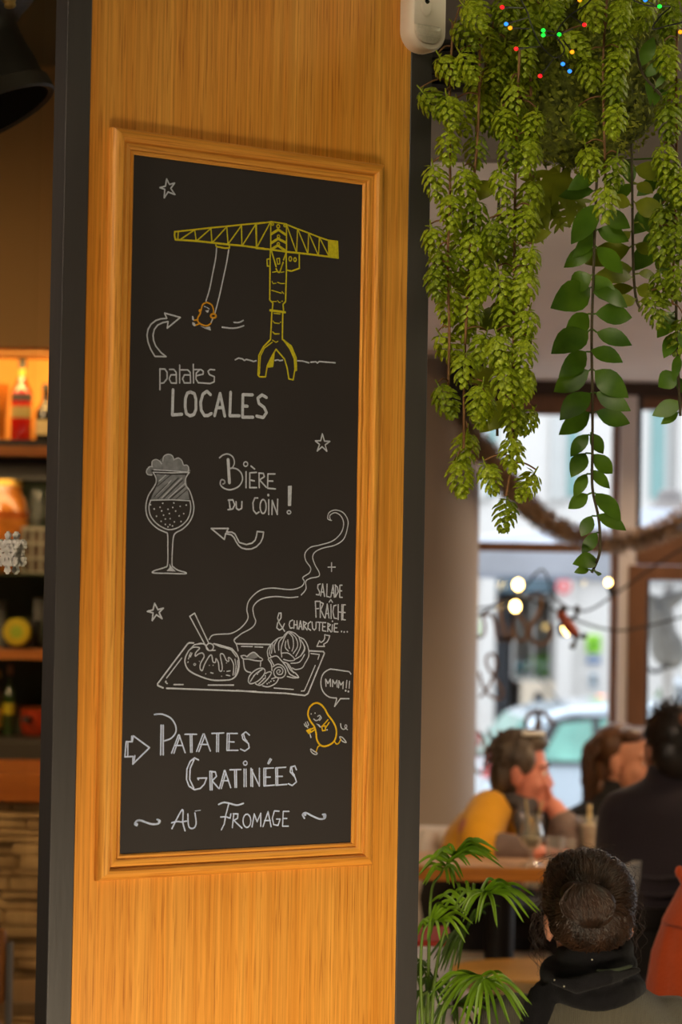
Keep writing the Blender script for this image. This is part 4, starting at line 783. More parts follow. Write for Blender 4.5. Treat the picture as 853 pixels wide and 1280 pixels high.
bottle('green bottle with yellow label on the bottom shelf', 'bottle', 12, 15, 919, 832, 9.12, M_greeng, .42, .45, mat('cork_tan', S(170, 130, 84), .8, 0, .1, 20), [(.3, .46, MATS['yellow_lid'])])
bottle('brown bottle with gold label left of green bottle', 'bottle', -3, 16, 919, 838, 9.12, mat('brown_bottle_glass', S(56, 34, 14), .1, 0, .3, 8, spec=.8), .4, .45, M_gold, [(.12, .42, M_gold)])
def pot(t, x, z0, h, r, Y): lz('rim', MATS['copper_band'], t, x, Y, [(1.02*r, z0+h*.94), (1.06*r, z0+h), (.95*r, z0+h)]); MB().tube([(x-r*.3, Y-r*.95, z0+h*.55), (x-r*.5, Y-r*1.7, z0+h*.6)], .012, 8).build('handle', M_dark, t)
vessel('pan', 'shiny red copper pan on the bottom shelf', 'pan', 47, 44, 918, 884, 9.14, mat('copper_red', S(196, 70, 34), .25, .5, .15, 6), [(.82, 0), (.95, .15), (1, .5), (1, .95), (.94, .95), (.9, .2), (0, .15)], pot)
# ------------------------------------------------------------------ bar counter with stone front
YC = 8.0
bc = thing('bar_counter', 'bar counter with orange wood edge above stacked stone front', 'counter', (-1.8, YC+.3, 0))
cz = lambda py: at(30, py, YC).z
MB().bb((XL, YC-.02, cz(1002)), (XR-.1, YC+.62, cz(966)), None, .004).build('worktop', woodmat('counter_oak', S(120, 58, 14), S(176, 98, 30), S(196, 116, 44), 0), bc)
q = MB(); rd = random.Random(5); z = 0.0
M_stone = mat('split_stone', S(150, 116, 70), .85, 0, .3, 7, bump=.5, bscale=30, c2=S(196, 164, 112))
while z < cz(1004)-.005:
    hh = min(rd.choice((.022, .03, .038, .045)), cz(1004)-z); xx = XL
    while xx < XR-.12:
        ww = rd.uniform(.12, .36); dd = rd.uniform(0, .028); x2 = min(xx+ww, XR-.12)
        q.box(((xx+x2)/2, YC+.05-dd/2, z+hh/2), (x2-xx-.003, .06+dd, hh-.003), Matrix.Translation(Vector(((xx+x2)/2, YC, z))) @ Matrix.Rotation(rd.uniform(-.02, .02), 4, 'Y') @ Matrix.Translation(-Vector(((xx+x2)/2, YC, z))), .005); xx = x2
    z += hh
q.build('stone_front', M_stone, bc, auto=.8)
MB().bb((XL, YC+.08, 0), (XR-.12, YC+.58, cz(1003))).build('carcass', M_dark, bc)
bn = thing('bench', 'low tan bench in front of the stone bar front', 'bench', (-1.2, 7.2, 0))
za = at(30, 1252, 7.0).z; q = MB(); q.bb((-2.2, 7.0, za-.04), (-.62, 7.4, za), None, .008); q.build('seat', mat('tan_bench', S(150, 116, 70), .6, 0, .1, 4), bn)
for a in (-2.1, -.75):
    for b in (7.06, 7.34): MB().bb((a-.025, b-.025, 0), (a+.025, b+.025, za-.04)).build('leg', M_dark, bn)

# ------------------------------------------------------------------ tan leather chair cut by the left edge of the picture
YH = 6.4; xr_ = at(8, 1200, YH).x; zt2 = at(4, 1160, YH).z
lc = thing('bar_chair', 'tan leather chair with grey metal edge at bottom left', 'chair', (xr_-.22, YH-.2, 0))
M_tan = mat('tan_leather', S(176, 108, 42), .5, 0, .12, 9, bump=.15, bscale=60); M_grey = mat('grey_metal_edge', S(128, 124, 118), .4, .4, .1, 10)
MB().bb((xr_-.44, YH-.03, .52), (xr_, YH+.01, zt2), None, .012).build('backrest', M_tan, lc, auto=.6)
MB().bb((xr_+.001, YH-.02, .40), (xr_+.013, YH+.035, zt2-.035), None, .004).build('side_frame', M_grey, lc); MB().bb((xr_-.453, YH-.02, .40), (xr_-.441, YH+.035, zt2-.035), None, .004).build('side_frame', M_grey, lc)
MB().bb((xr_-.44, YH-.44, .43), (xr_, YH-.03, .49), None, .015).build('seat', M_tan, lc, auto=.6)
for a in (xr_-.42, xr_-.02):
    for b in (YH-.42, YH): MB().tube([(a, b, .43), (a, b, 0)], [.014, .012], 8).build('leg', M_grey, lc)

# ------------------------------------------------------------------ glass screen with a snowflake beside the partition
gs_loc = Vector((-.470, 3.925, 0)); ga = math.atan2(.8, -.6)
gs = thing('glass_screen', 'clear glass screen running back from the bar side of partition', 'screen', gs_loc, ga, None, 'structure')
MB().bb((.012, -.005, .0), (1.1, .005, 3.38)).build('pane', panemat('screen_pane', (.985, .985, .97), .012), gs, world=False)
MB().bb((.012, -.012, 0), (1.1, .012, .012)).build('floor_rail', M_steel, gs, world=False)
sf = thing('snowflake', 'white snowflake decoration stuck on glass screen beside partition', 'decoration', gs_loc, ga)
# where the view ray meets the pane
dq = at(14.5, 691, 1.0)-Vector((0, 0, CZ)); nn = Vector((.8, .6, 0)); tt = nn.dot(gs_loc-Vector((0, 0, 0)))/nn.dot(dq); hit = Vector((0, 0, CZ))+dq*tt
lx_ = (hit-gs_loc).dot(Vector((-.6, .8, 0))); lz_ = hit.z; SR = 26.5*hit.y/F
def flake(mb, y0, y1, k_):
    for i in range(6):
        a = PI/2+i*PI/3; d = Vector((math.cos(a), 0, math.sin(a))); n = Vector((-d.z, 0, d.x)); c_ = Vector((lx_, 0, lz_))
        def bar(p, q_, w):
            e = (q_-p).normalized(); m_ = Vector((-e.z, 0, e.x))*w; P = [p+m_]+[q_+m_*math.cos(b*PI/6)+e*w*math.sin(b*PI/6) for b in range(7)]+[p-m_]
            mb.rings([[v+Vector((0, y0, 0)) for v in P], [v+Vector((0, y1, 0)) for v in P]])
        bar(c_, c_+d*SR*.90, SR*.115)
        for s_ in (-1, 1):
            bar(c_+d*SR*.34, c_+d*SR*.56+n*s_*SR*.24, SR*.085); bar(c_+d*SR*.60, c_+d*SR*.84+n*s_*SR*.17, SR*.078)
M_flake = mat('snowflake_white', S(226, 222, 214), .6, 0, .03, 10)
q = MB(); flake(q, .0052, .0085, 1); q.build('front_layer', M_flake, sf, world=False)
q = MB(); flake(q, -.0105, -.0055, 1); q.build('reflection_layer', M_flake, sf, world=False)  # second flake shaped as the reflection of the first in the pane

# ------------------------------------------------------------------ tilted black lamp shade at top left
YQ = 5.0; pl = thing('pendant_lamp', 'tilted black metal lamp shade hanging at the top left', 'lamp', at(-30, 155, YQ))
rc = at(-30, 155, YQ); ax = (at(-30-41.8, 155-90.8, YQ)-rc).normalized(); sc_ = YQ/F
R3 = ax.to_track_quat('Z', 'Y').to_matrix().to_4x4(); Mq = Matrix.Translation(rc) @ R3
M_shade = mat('shade_black', S(30, 25, 18), .45, .2, .1, 8); M_shadeb = mat('shade_rim', S(46, 40, 30), .5, .2, .1, 8)
MB().lathe([(r*sc_, a*sc_) for r, a in ((104, 22), (102, 53), (99, 80), (100, 97), (108, 106), (122, 116), (140, 125), (146, 134), (120, 160), (60, 190), (20, 200), (18, 230))], (0, 0, 0), 48, Mq, False).build('shade', M_shade, pl, auto=.8)
MB().lathe([(r*sc_, a*sc_) for r, a in ((104, 22), (108, 20), (109, 2), (106, -1), (100, 2), (98, 20), (97, 60), (96, 96))], (0, 0, 0), 48, Mq, False).build('rim', M_shadeb, pl, auto=.6)
MB().lathe([(8*sc_, 228*sc_), (8*sc_, 330*sc_)], (0, 0, 0), 10, Mq).build('stem', M_shade, pl)
top = Mq @ Vector((0, 0, 330*sc_)); MB().tube([top, (top.x-.02, YQ, 3.38)], .006, 8).build('cord', M_dark, pl)
q = MB(); rd = random.Random(2)
for k in range(9): q.ell(at(6+rd.uniform(-6, 9), 2+rd.uniform(-9, 5), YQ-.19), (.009, .009, .007), None, 8, 6)
q.build('brass_fitting', mat('aged_brass', S(190, 160, 90), .4, .6, .2, 30), pl, smooth=True)
# ------------------------------------------------------------------ hanging basket of artificial hops and leafy trails
M_hop = leafmat('hop_green', S(138, 164, 14), S(190, 208, 48), 16, .28, .5)
M_hopd = leafmat('hop_green_dark', S(108, 136, 14), S(158, 178, 34), 16, .28, .5)
M_leafd = leafmat('leaf_deep_green', S(58, 100, 18), S(100, 140, 28), 12, .35, .4)
M_leafy = leafmat('leaf_yellow_green', S(112, 130, 18), S(154, 164, 36), 12, .35, .45)
M_stem = mat('vine_stem_brown', S(120, 84, 48), .7, 0, .15, 30); M_stemg = mat('vine_stem_dark', S(66, 58, 34), .6, 0, .2, 30)
M_moss = mat('moss_green', S(70, 80, 14), .95, 0, .5, 60, bump=1.0, bscale=120, c2=S(112, 122, 26))
HP = thing('hanging_plant', 'hanging moss ball trailing hop cones and leafy vines beside the partition', 'hanging plant', at(715, 90, 4.45))
def P4(px, py, Y): return at(px, py, Y)
# moss ball and its cord
bc_ = P4(722, 84, 4.47); rb = 116*4.47/F
q = MB(); rd = random.Random(4)
u_, v_ = 56, 36
vs = []
q.ell(bc_, (rb, rb*.9, rb*1.06), None, u_, v_)
from mathutils import noise as MN
for i, p in enumerate(q.v):
    d = (p-bc_); q.v[i] = p+d.normalized()*(MN.noise(p*38)*.012+MN.noise(p*90)*.007)
q.build('moss_ball', M_moss, HP, smooth=True)
q = MB()
for k in range(2600):
    a, z = rd.uniform(0, 2*PI), rd.uniform(-1, .9); s_ = math.sqrt(1-z*z); n = Vector((s_*math.cos(a), s_*math.sin(a)*.9, z*1.06))
    if n.y > .35: continue
    c_ = bc_+n*rb*rd.uniform(1.0, 1.05); t_ = n.orthogonal().normalized(); t_.rotate(Matrix.Rotation(rd.uniform(0, 6.28), 3, n)); b_ = n.cross(t_)
    L_ = rd.uniform(.006, .013); up = n*rd.uniform(.003, .010)
    q.add([c_, c_+t_*L_*.5+b_*L_*.35+up*.6, c_+t_*L_+up, c_+t_*L_*.5-b_*L_*.35+up*.6], [(0, 1, 2, 3)])
q.build('moss_tufts', leafmat('moss_tuft', S(104, 116, 16), S(160, 166, 40), 40, .2, .7), HP)
MB().tube([bc_+Vector((0, 0, rb)), (bc_.x, bc_.y, 3.38)], .006, 8).build('cord', M_stemg, HP)

def cone_mb(seed):
    """a hop cone of overlapping bracts pointing down, 1 long"""
    rd = random.Random(seed); q = MB(); N = 9
    for k in range(N):
        t = k/(N-1); R = .42*(math.sin(PI*(.16+.78*t**.85))**.75); z = -.03-.80*t; m = 5 if t < .85 else 4
        for i in range(m):
            a = 2*PI*(i+(k % 2)*.5)/m+rd.uniform(-.12, .12); tilt = .74+rd.uniform(-.12, .16)-.40*t
            o = Vector((math.cos(a), math.sin(a), 0)); sdv = Vector((-math.sin(a), math.cos(a), 0)); dn = (o*math.sin(tilt)-Vector((0, 0, 1))*math.cos(tilt))
            n = (o*math.cos(tilt)+Vector((0, 0, 1))*math.sin(tilt)); L_ = .29*(1-.25*t)*rd.uniform(.9, 1.12); W_ = .112*(1-.2*t)
            b = o*R*.62+Vector((0, 0, z))
            A = b; B1 = b+dn*L_*.42+sdv*W_-n*.012; B2 = b+dn*L_*.42-sdv*W_-n*.012; C = b+dn*L_*.45+n*.045; D1 = b+dn*L_*.78+sdv*W_*.66-n*.005; D2 = b+dn*L_*.78-sdv*W_*.66-n*.005; C2 = b+dn*L_*.8+n*.03; T = b+dn*L_+n*.0
            q.add([A, B1, C, B2, D1, C2, D2, T], [(0, 1, 2), (0, 2, 3), (1, 4, 5, 2), (2, 5, 6, 3), (4, 7, 5), (5, 7, 6)])
    # a few loose leaves at the base
    for i in range(5):
        a = 2*PI*i/5+rd.uniform(-.3, .3); o = Vector((math.cos(a), math.sin(a), 0)); s_ = Vector((-math.sin(a), math.cos(a), 0)); L_ = rd.uniform(.24, .38); up = rd.uniform(-.2, .12)
        q.add([(0, 0, -.02), o*L_*.5+s_*.06+Vector((0, 0, up*.5)), o*L_+Vector((0, 0, up-.06)), o*L_*.5-s_*.06+Vector((0, 0, up*.5))], [(0, 1, 2, 3)])
    q.tube([(0, 0, .22), (0, 0, .0), (0, 0, -.75)], [.02, .03, .015], 5)
    return q
CONES = []
for sd in range(4):
    o = cone_mb(sd+20).build('cone_src', M_hop if sd < 3 else M_hopd, None, smooth=True); CONES.append(o.data); bpy.data.objects.remove(o)
IH = FR[HP.name].inverted(); rc_ = random.Random(99)
def hopvine(stem, cones, Y, dark=0):
    path = cr([P4(a, b, Y) for a, b in stem], 8)
    mb = MB().tube(path, [.0024]*len(path), 6); todo = []
    for c in cones:
        px, py = c[0], c[1]; tilt = c[2] if len(c) > 2 else None; sz = c[3] if len(c) > 3 else 1.0
        y_ = Y+rc_.uniform(-.05, .03); p = P4(px, py, y_)
        base = min(path, key=lambda s: (s-p-Vector((0, 0, .035))).length)   # nearest stem point above the cone
        if tilt is None: tilt = max(-.5, min(.5, (p.x-base.x)*-9))
        L_ = 46*Y/F*sz*rc_.uniform(.94, 1.06)
        Mx = Matrix.Translation(p) @ Matrix.Rotation(-tilt, 4, 'Y') @ Matrix.Rotation(rc_.uniform(-.25, .25), 4, 'X') @ Matrix.Rotation(rc_.uniform(0, 6.28), 4, 'Z') @ Matrix.Scale(L_, 4) @ Matrix.Translation((0, 0, .42))
        todo.append((Mx, CONES[3] if rc_.random() < .2+dark else CONES[rc_.randrange(3)]))
        top = Mx @ Vector((0, 0, .1)); mb.tube(cr([base, (base+top)/2+Vector((0, 0, .006)), top], 3), .0014, 4)
    v = mb.build('hop_vine', M_stem, HP, smooth=True)
    for Mx, me in todo:
        o = bpy.data.objects.new('hop_cone', me); col.objects.link(o); o.parent = v; o.matrix_local = IH @ Mx
hopvine([(566, 40), (562, 140), (563, 230), (560, 330), (562, 420), (560, 500)], [(561, 183), (545, 227), (565, 262), (543, 302), (572, 292), (551, 333), (546, 352), (562, 382), (560, 434, .55), (557, 500, .45), (540, 128, .7), (562, 138, .2), (560, 86, .6), (580, 44, .7), (592, 20, .7)], 4.19)
hopvine([(600, 60), (598, 160), (590, 260), (586, 350), (581, 450), (580, 560)], [(595, 188), (583, 230), (594, 272), (592, 310), (602, 335), (568, 332), (600, 354), (588, 390), (582, 402), (603, 436, -.25), (580, 460), (599, 500, -.2), (604, 512, -.2), (582, 560, -.1), (575, 596, .15), (577, 145), (584, 82, .5), (608, 52, .4)], 4.21)
hopvine([(650, 60), (646, 170), (644, 260), (643, 360), (642, 460), (641, 560), (633, 620)], [(637, 192), (660, 194), (628, 230), (663, 246), (636, 278), (659, 280), (618, 294), (635, 317), (659, 328, -.3), (626, 356), (657, 360, -.3), (632, 396), (657, 406, -.25), (625, 438), (656, 442), (632, 478), (653, 482), (642, 524), (661, 526, -.45, .85), (640, 566), (612, 596, .35, .9), (660, 606, -.5, .9), (632, 642, -.1, .95), (667, 157), (632, 155), (643, 122, .2)], 4.2)
hopvine([(760, -10), (755, 60), (755, 140), (757, 210), (757, 250)], [(741, 14), (775, 18), (717, 55, 1.0), (775, 58), (737, 90), (771, 82), (769, 110), (729, 153), (769, 148), (737, 202), (769, 214), (757, 252)], 4.24)
hopvine([(848, -10), (846, 90), (846, 200), (843, 300), (841, 380)], [(836, 32), (834, 74), (842, 10), (836, 152), (846, 120), (832, 202), (836, 226), (850, 232), (828, 307), (830, 280), (848, 300), (828, 358, .2), (820, 386, .3), (848, 350), (850, 418), (848, 262)], 4.3, .25)
hopvine([(640, -20), (620, 20), (612, 70)], [(596, 6, .6), (632, 14), (660, 10), (628, 72), (616, 102), (640, 92), (700, -4), (690, 16, .4), (803, 20), (602, 136)], 4.27)
hopvine([(680, -20), (665, 40), (664, 120)], [(664, 36), (682, 30), (655, 70), (660, 96), (648, 150), (614, 150), (598, 112), (810, -8), (786, -6)], 4.31, .25)

def leaf(q, b, tip, wf=.42, bend=.15, face=None, fold=.12):
    """a pointed oval leaf from base to tip"""
    b, tip = Vector(b), Vector(tip); d = tip-b; L_ = d.length; d.normalize()
    f = Vector(face) if face is not None else Vector((rc_.uniform(-.45, .45), -1, rc_.uniform(-.1, .5)))
    s_ = d.cross(f).normalized(); n = s_.cross(d).normalized()
    rows = []
    for i, (t, w_) in enumerate(((0, .05), (.12, .5), (.28, .88), (.45, 1.0), (.62, .9), (.8, .58), (.92, .26), (1, .02))):
        c_ = b+d*L_*t+n*(bend*L_*(math.sin(PI*t)-t*.3)); w2 = w_*wf*L_*.5
        rows.append([c_+s_*w2+n*fold*w2, c_, c_-s_*w2+n*fold*w2])
    vs = [p for r in rows for p in r]; fs = []
    for i in range(len(rows)-1):
        for k in (0, 1): fs.append((i*3+k, i*3+k+1, i*3+k+4, i*3+k+3))
    q.add(vs, fs)
def leafvine(stem, leaves, Y, m, name='leafy_vine', wf=.64, lab=None, rad=.0026, k=1.0):
    path = cr([P4(a, b, Y) for a, b in stem], 8)
    v = MB().tube(path, [rad]*len(path), 6).build(name, M_stemg, HP, smooth=True)
    q = MB()
    for l_ in leaves:
        bx_, by_, tx, ty = l_[:4]; tx, ty = bx_+(tx-bx_)*k, by_+(ty-by_)*k; w_ = l_[4] if len(l_) > 4 else wf
        yb = Y+rc_.uniform(-.012, .012); leaf(q, P4(bx_, by_, yb), P4(tx, ty, yb+rc_.uniform(-.03, .02)), w_*rc_.uniform(.92, 1.08), rc_.uniform(.03, .14))
        near = min(path, key=lambda s: (s-P4(bx_, by_, Y)).length); q.tube([near, P4(bx_, by_, yb)], .0015, 4)
    q.build('leaves', m, v, smooth=True); return v
def r6(*a): return [(683+l[0]/5.018, 340+l[1]/5.018, 683+l[2]/5.018, 340+l[3]/5.018)+tuple(l[4:]) for l in a]
def r8(*a): return [(580+l[0]/3.1245, 440+l[1]/3.1245, 580+l[2]/3.1245, 440+l[3]/3.1245)+tuple(l[4:]) for l in a]
def r4(*a): return [(683+l[0]/5.018, 170+l[1]/5.018, 683+l[2]/5.018, 170+l[3]/5.018)+tuple(l[4:]) for l in a]
long_ = r4((320, 215, 150, 330, .5), (300, 345, 95, 375, .5), (320, 430, 170, 660, .5), (300, 600, 180, 750, .5), (300, 705, 125, 815, .5), (350, 480, 515, 570, .6), (325, 585, 505, 655, .55), (320, 700, 470, 850, .5))
long_ += r6((285, 20, 160, 110, .8), (275, 100, 50, 215), (300, 20, 420, 180, .6), (310, 120, 500, 212, .55), (262, 262, 128, 400, .62), (262, 375, 50, 500), (250, 500, 95, 645, .58), (268, 620, 65, 740), (275, 760, 100, 915, .56), (272, 880, 95, 1010, .56), (310, 262, 525, 282, .56), (318, 378, 522, 452, .52), (285, 488, 467, 560, .56), (308, 620, 500, 775, .56), (315, 757, 515, 862, .46), (315, 875, 512, 945, .50))
long_ += r8((487, 322, 422, 402, .55), (495, 318, 542, 392, .55), (475, 395, 424, 482, .55), (502, 400, 577, 470, .55), (497, 462, 566, 528, .5), (480, 476, 434, 562, .5), (485, 556, 414, 608, .6), (515, 552, 607, 652, .5), (525, 635, 627, 692, .45), (500, 640, 462, 715, .6), (520, 705, 466, 782, .55), (522, 812, 434, 826, .6), (490, 850, 436, 860, .6), (512, 852, 524, 872, .6))
leafvine([(747, 212), (744, 290), (742, 350), (740, 420), (741, 500), (741, 560), (741, 610), (749, 650), (750, 690), (740, 716)], long_, 4.36, M_leafd, k=1.08)
yl = r4((560, 195, 690, 250, .6), (570, 300, 640, 340, .6), (560, 420, 700, 470, .6), (580, 540, 700, 600, .6), (530, 430, 430, 400, .6), (530, 600, 480, 640, .6), (525, 700, 330, 770, .55), (540, 830, 400, 850, .5), (560, 680, 640, 720, .6))
yl += r6((540, 30, 360, 40, .5), (550, 100, 410, 125, .5), (570, 100, 660, 130, .6), (560, 170, 470, 190, .6), (590, 185, 640, 180, .6), (585, 215, 590, 240, .5), (580, 10, 660, 25, .5))
leafvine([(790, 180), (791, 260), (792, 330), (795, 370), (801, 386)], yl, 4.42, M_leafy, k=1.45)
dk = r4((700, 260, 600, 350, .5), (760, 340, 690, 440, .6), (720, 440, 585, 575, .6), (690, 590, 630, 700, .6), (690, 690, 575, 810, .6), (700, 740, 760, 850, .6), (840, 640, 853, 740, .6), (500, 150, 530, 270, .6), (530, 300, 440, 400, .6))
leafvine([(836, 190), (834, 280), (836, 360)], dk, 4.46, M_leafd, k=1.3)
rt = r6((800, 255, 700, 410, .6), (805, 385, 740, 540, .55), (830, 520, 800, 690, .3), (820, 640, 705, 720, .9), (830, 660, 853, 760, .7), (850, 820, 665, 900, .6), (830, 880, 720, 955, .5), (853, 370, 853, 480, .5))
leafvine([(846, 340), (846, 420), (849, 480), (851, 520)], rt, 4.33, M_leafd)
# broad leaves mixed behind the hop cones
bl_ = [(560+0, 345, 612, 368, .6), (600, 340, 585, 372, .6), (632, 348, 652, 395, .9), (640, 372, 622, 418, 1.0), (625, 388, 600, 412, .7), (648, 410, 665, 430, .6), (640, 440, 612, 470, .7), (640, 460, 664, 500, .8), (615, 462, 588, 480, .6), (618, 480, 596, 500, .9), (636, 500, 612, 538, .7), (638, 510, 650, 542, .9), (612, 520, 594, 526, .5), (620, 530, 600, 540, .5), (612, 226, 600, 250, .8), (608, 290, 616, 330, .6), (655, 300, 690, 290, .5)]
leafvine([(628, 180), (622, 300), (624, 400), (622, 500), (622, 545)], bl_, 4.27, M_leafy, 'broad_leaf_vine', .8)
# lobed leaves under the moss ball
lob = MB()
def lobed(b, tip, w_):
    b, tip = P4(*b, 4.5), P4(*tip, 4.47); d = tip-b; s_ = Vector((d.z, 0, -d.x)).normalized()*d.length
    leaf(lob, b, tip, w_*.34, .08, (0, -1, .1))
    for t in (.2, .42, .64):
        for sg in (-1, 1): c_ = b+d*t; leaf(lob, c_, c_+d*.30+s_*sg*w_*(.55-.3*t)*1.0, .30, .05, (0, -1, .1))
for a, b, w_ in (((700, 205), (668, 262), .8), ((712, 208), (690, 258), .8), ((700, 235), (655, 288), .7), ((715, 245), (712, 285), .9), ((690, 260), (705, 290), .8), ((676, 215), (655, 232), .8), ((705, 230), (735, 262), .7), ((680, 270), (670, 305), .6), ((684, 280), (650, 298), .7)): lobed(a, b, w_)
q = MB(); q.tube(cr([P4(706, 200, 4.5), P4(700, 240, 4.5), P4(684, 275, 4.5), P4(676, 290, 4.5)], 5), .0025, 6); v = q.build('lobed_leaf_vine', M_stemg, HP)
lob.build('leaves', M_leafy, v, smooth=True)
# upright sprig on the ball
sg = [(803, 82, 818, 46, .5), (806, 96, 832, 76, .45), (820, 110, 834, 92, .4), (823, 116, 832, 112, .4), (822, 114, 818, 132, .45), (828, 118, 836, 116, .4), (808, 100, 814, 132, .3)]
leafvine([(796, 60), (800, 82), (808, 98), (822, 114), (828, 120)], sg, 4.28, leafmat('sprig_green', S(74, 116, 24), S(104, 144, 36), 12, .35), 'sprig', .45)

# ------------------------------------------------------------------ coloured fairy lights tangled in the plant
fy = thing('fairy_lights', 'string of tiny coloured fairy lights tangled in hanging plant', 'fairy lights', P4(700, 40, 4.2))
YFY = 4.12
FB = {'red': (628, 9, 655, 10), 'red1': (731, 31, 712, 18), 'red2': (645.5, 61, 675, 58), 'red3': (675.5, 95, 692, 74), 'blue': (633, 30, 660, 22), 'blue1': (704, 80, 698, 70), 'blue2': (712.5, 89, 706, 80), 'blue3': (807, 0, 818, 6), 'orange': (638, 35, 662, 36), 'orange1': (715.5, 65, 704, 50), 'orange2': (725, 0, 716, 8), 'orange3': (851, 40, 862, 30), 'green': (679.5, 38, 694, 40), 'green1': (679.5, 44, 694, 44), 'green2': (699.5, 43, 716, 36), 'green3': (825, 8, 838, 8)}
CC = {'red': (255, 20, 30), 'blue': (40, 130, 255), 'orange': (255, 150, 20), 'green': (20, 235, 60)}
q = MB()
q.tube(cr([P4(a, b, YFY+.03) for a, b in ((640, -20), (658, 12), (664, 30), (676, 56), (694, 72), (706, 62), (696, 42), (712, 20), (730, 8), (760, -14), (800, 4), (818, 8), (838, 8), (826, 20), (816, 36), (836, 32), (862, 26), (880, 20))], 6), .0013, 5)
for k_, (bx_, by_, wx, wy) in FB.items(): q.tube([P4(wx, wy, YFY+.03), P4(bx_+(wx-bx_)*.22, by_+(wy-by_)*.22, YFY)], .0013, 5); q.tube([P4(bx_+(wx-bx_)*.30, by_+(wy-by_)*.30, YFY), P4(bx_+(wx-bx_)*.05, by_+(wy-by_)*.05, YFY)], .0022, 6)
q.build('wire', mat('dark_green_wire', S(24, 30, 24), .5), fy)
for k_, (bx_, by_, wx, wy) in FB.items():
    cn = k_.rstrip('123'); q = MB(); q.ell(P4(bx_, by_, YFY-.002), (.0036, .0036, .0032), None, 14, 10)
    part(q.build('bulb', mat('bulb_'+cn, S(*CC[cn]), .3, emit=S(*CC[cn]), estr=1.6), fy, smooth=True), cn+' bulb')

# ------------------------------------------------------------------ palm in a pot at the foot of the partition
PP = thing('potted_palm', 'green feathery palm beside the foot of the partition', 'plant', at(540, 1300, 4.75).xy.to_3d())
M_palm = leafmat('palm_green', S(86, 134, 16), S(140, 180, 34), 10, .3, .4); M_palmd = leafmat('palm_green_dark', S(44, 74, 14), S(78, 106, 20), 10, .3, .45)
base = at(545, 1420, 4.78)
def r2(px, py): return (515+px/4.489, 1000+py/4.489)
def frond(rach, leaves, Y, m, rb_=.004):
    P = cr([at(*p_, Y) for p_ in rach], 8); v = MB().tube(P, [rb_*(1-.7*i/len(P)) for i in range(len(P))], 6).build('frond', MATS['vine_stem_green'] if 'vine_stem_green' in MATS else mat('vine_stem_green', S(96, 124, 30), .5), PP, smooth=True)
    q = MB()
    for (t, tx, ty) in leaves:
        b = P[min(len(P)-1, int(t*(len(P)-1)))]; tip = at(tx, ty, Y+rc_.uniform(-.09, .06)); mid = (b+tip)/2+Vector((0, 0, .014+.07*abs(tip.x-b.x)))
        c_ = cr([b, mid, tip], 6); n_ = len(c_); rows = []
        for i, p_ in enumerate(c_):
            d = (c_[min(i+1, n_-1)]-c_[max(i-1, 0)]).normalized(); s_ = d.cross(Vector((0, -1, .35))).normalized(); tt_ = i/(n_-1); w_ = .0030*(math.sin(PI*min(1, .12+.9*tt_))**.6)*(1 if tt_ < .98 else .1); nn_ = s_.cross(d)
            rows.append([p_+s_*w_+nn_*w_*.4, p_, p_-s_*w_+nn_*w_*.4])
        fs = []
        for i in range(n_-1):
            for k in (0, 1): fs.append((i*3+k, i*3+k+1, i*3+k+4, i*3+k+3))
        q.add([p_ for r in rows for p_ in r], fs)
    q.build('leaflets', m, v, smooth=True)
def fr2(r, L_, Y, m):
    ex = [(max(.3, t-rc_.uniform(.03, .10)), a+rc_.uniform(-55, 25), b+rc_.uniform(-30, 35)) for t, a, b in L_ if rc_.random() < .8]
    frond([r2(*p_) for p_ in r], [(t,)+r2(a, b) for t, a, b in L_+ex], Y, m)
fr2([(110, 1300), (130, 1000), (190, 720), (290, 570), (395, 512), (440, 520)], [(1, 690, 540), (1, 712, 612), (.98, 705, 636), (.98, 662, 667), (.96, 626, 687), (.96, 480, 717), (.93, 374, 690), (.9, 284, 690), (.88, 590, 545), (.84, 640, 575), (.8, 270, 640), (.78, 480, 470), (.74, 230, 620), (.72, 350, 500), (.68, 210, 560), (.9, 560, 500), (.64, 160, 640), (.66, 300, 470), (.6, 150, 560)], 4.62, M_palm)
fr2([(130, 1320), (180, 1150), (270, 1030), (385, 985), (410, 1020)], [(1, 655, 1138), (1, 642, 1222), (.98, 628, 1245), (.97, 553, 1262), (.96, 490, 1290), (.95, 440, 1290), (.93, 372, 1290), (.9, 262, 1268), (.87, 300, 1290), (.84, 214, 1216), (.8, 170, 1180), (.76, 135, 1122), (.95, 610, 1080), (.9, 560, 1040), (.72, 150, 1060), (.68, 120, 1080), (.86, 230, 1130)], 4.55, M_palm)
fr2([(90, 1250), (95, 900), (110, 520), (160, 420), (210, 340), (262, 282)], [(1, 385, 256), (.98, 452, 264), (.95, 490, 290), (.9, 492, 345), (.86, 498, 372), (.82, 400, 350), (.8, 330, 370), (.76, 290, 440), (.74, 250, 470), (.88, 90, 352), (.82, 62, 395), (.78, 40, 420), (.74, 60, 480), (.9, 130, 330), (.7, 240, 500), (.94, 180, 300)], 4.68, M_palm)
fr2([(60, 1280), (50, 1000), (60, 760), (100, 690), (160, 680)], [(1, 300, 802), (.98, 322, 756), (.96, 346, 697), (.94, 205, 783), (.9, 105, 768), (.86, 320, 640), (.82, 60, 740), (.8, 200, 610), (.75, 30, 760)], 4.58, M_palm)
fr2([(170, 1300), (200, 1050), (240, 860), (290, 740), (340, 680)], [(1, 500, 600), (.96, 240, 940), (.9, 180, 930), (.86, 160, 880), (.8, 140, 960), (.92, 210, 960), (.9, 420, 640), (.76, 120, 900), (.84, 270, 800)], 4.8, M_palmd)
fr2([(90, 1300), (70, 1150), (40, 1020), (0, 960), (-60, 940)], [(1, -140, 1000), (.9, 40, 900), (.8, 80, 940), (.7, 110, 960), (.95, -40, 880), (.6, 130, 1010), (.5, 150, 1080), (.85, -20, 1100)], 4.74, M_palmd)
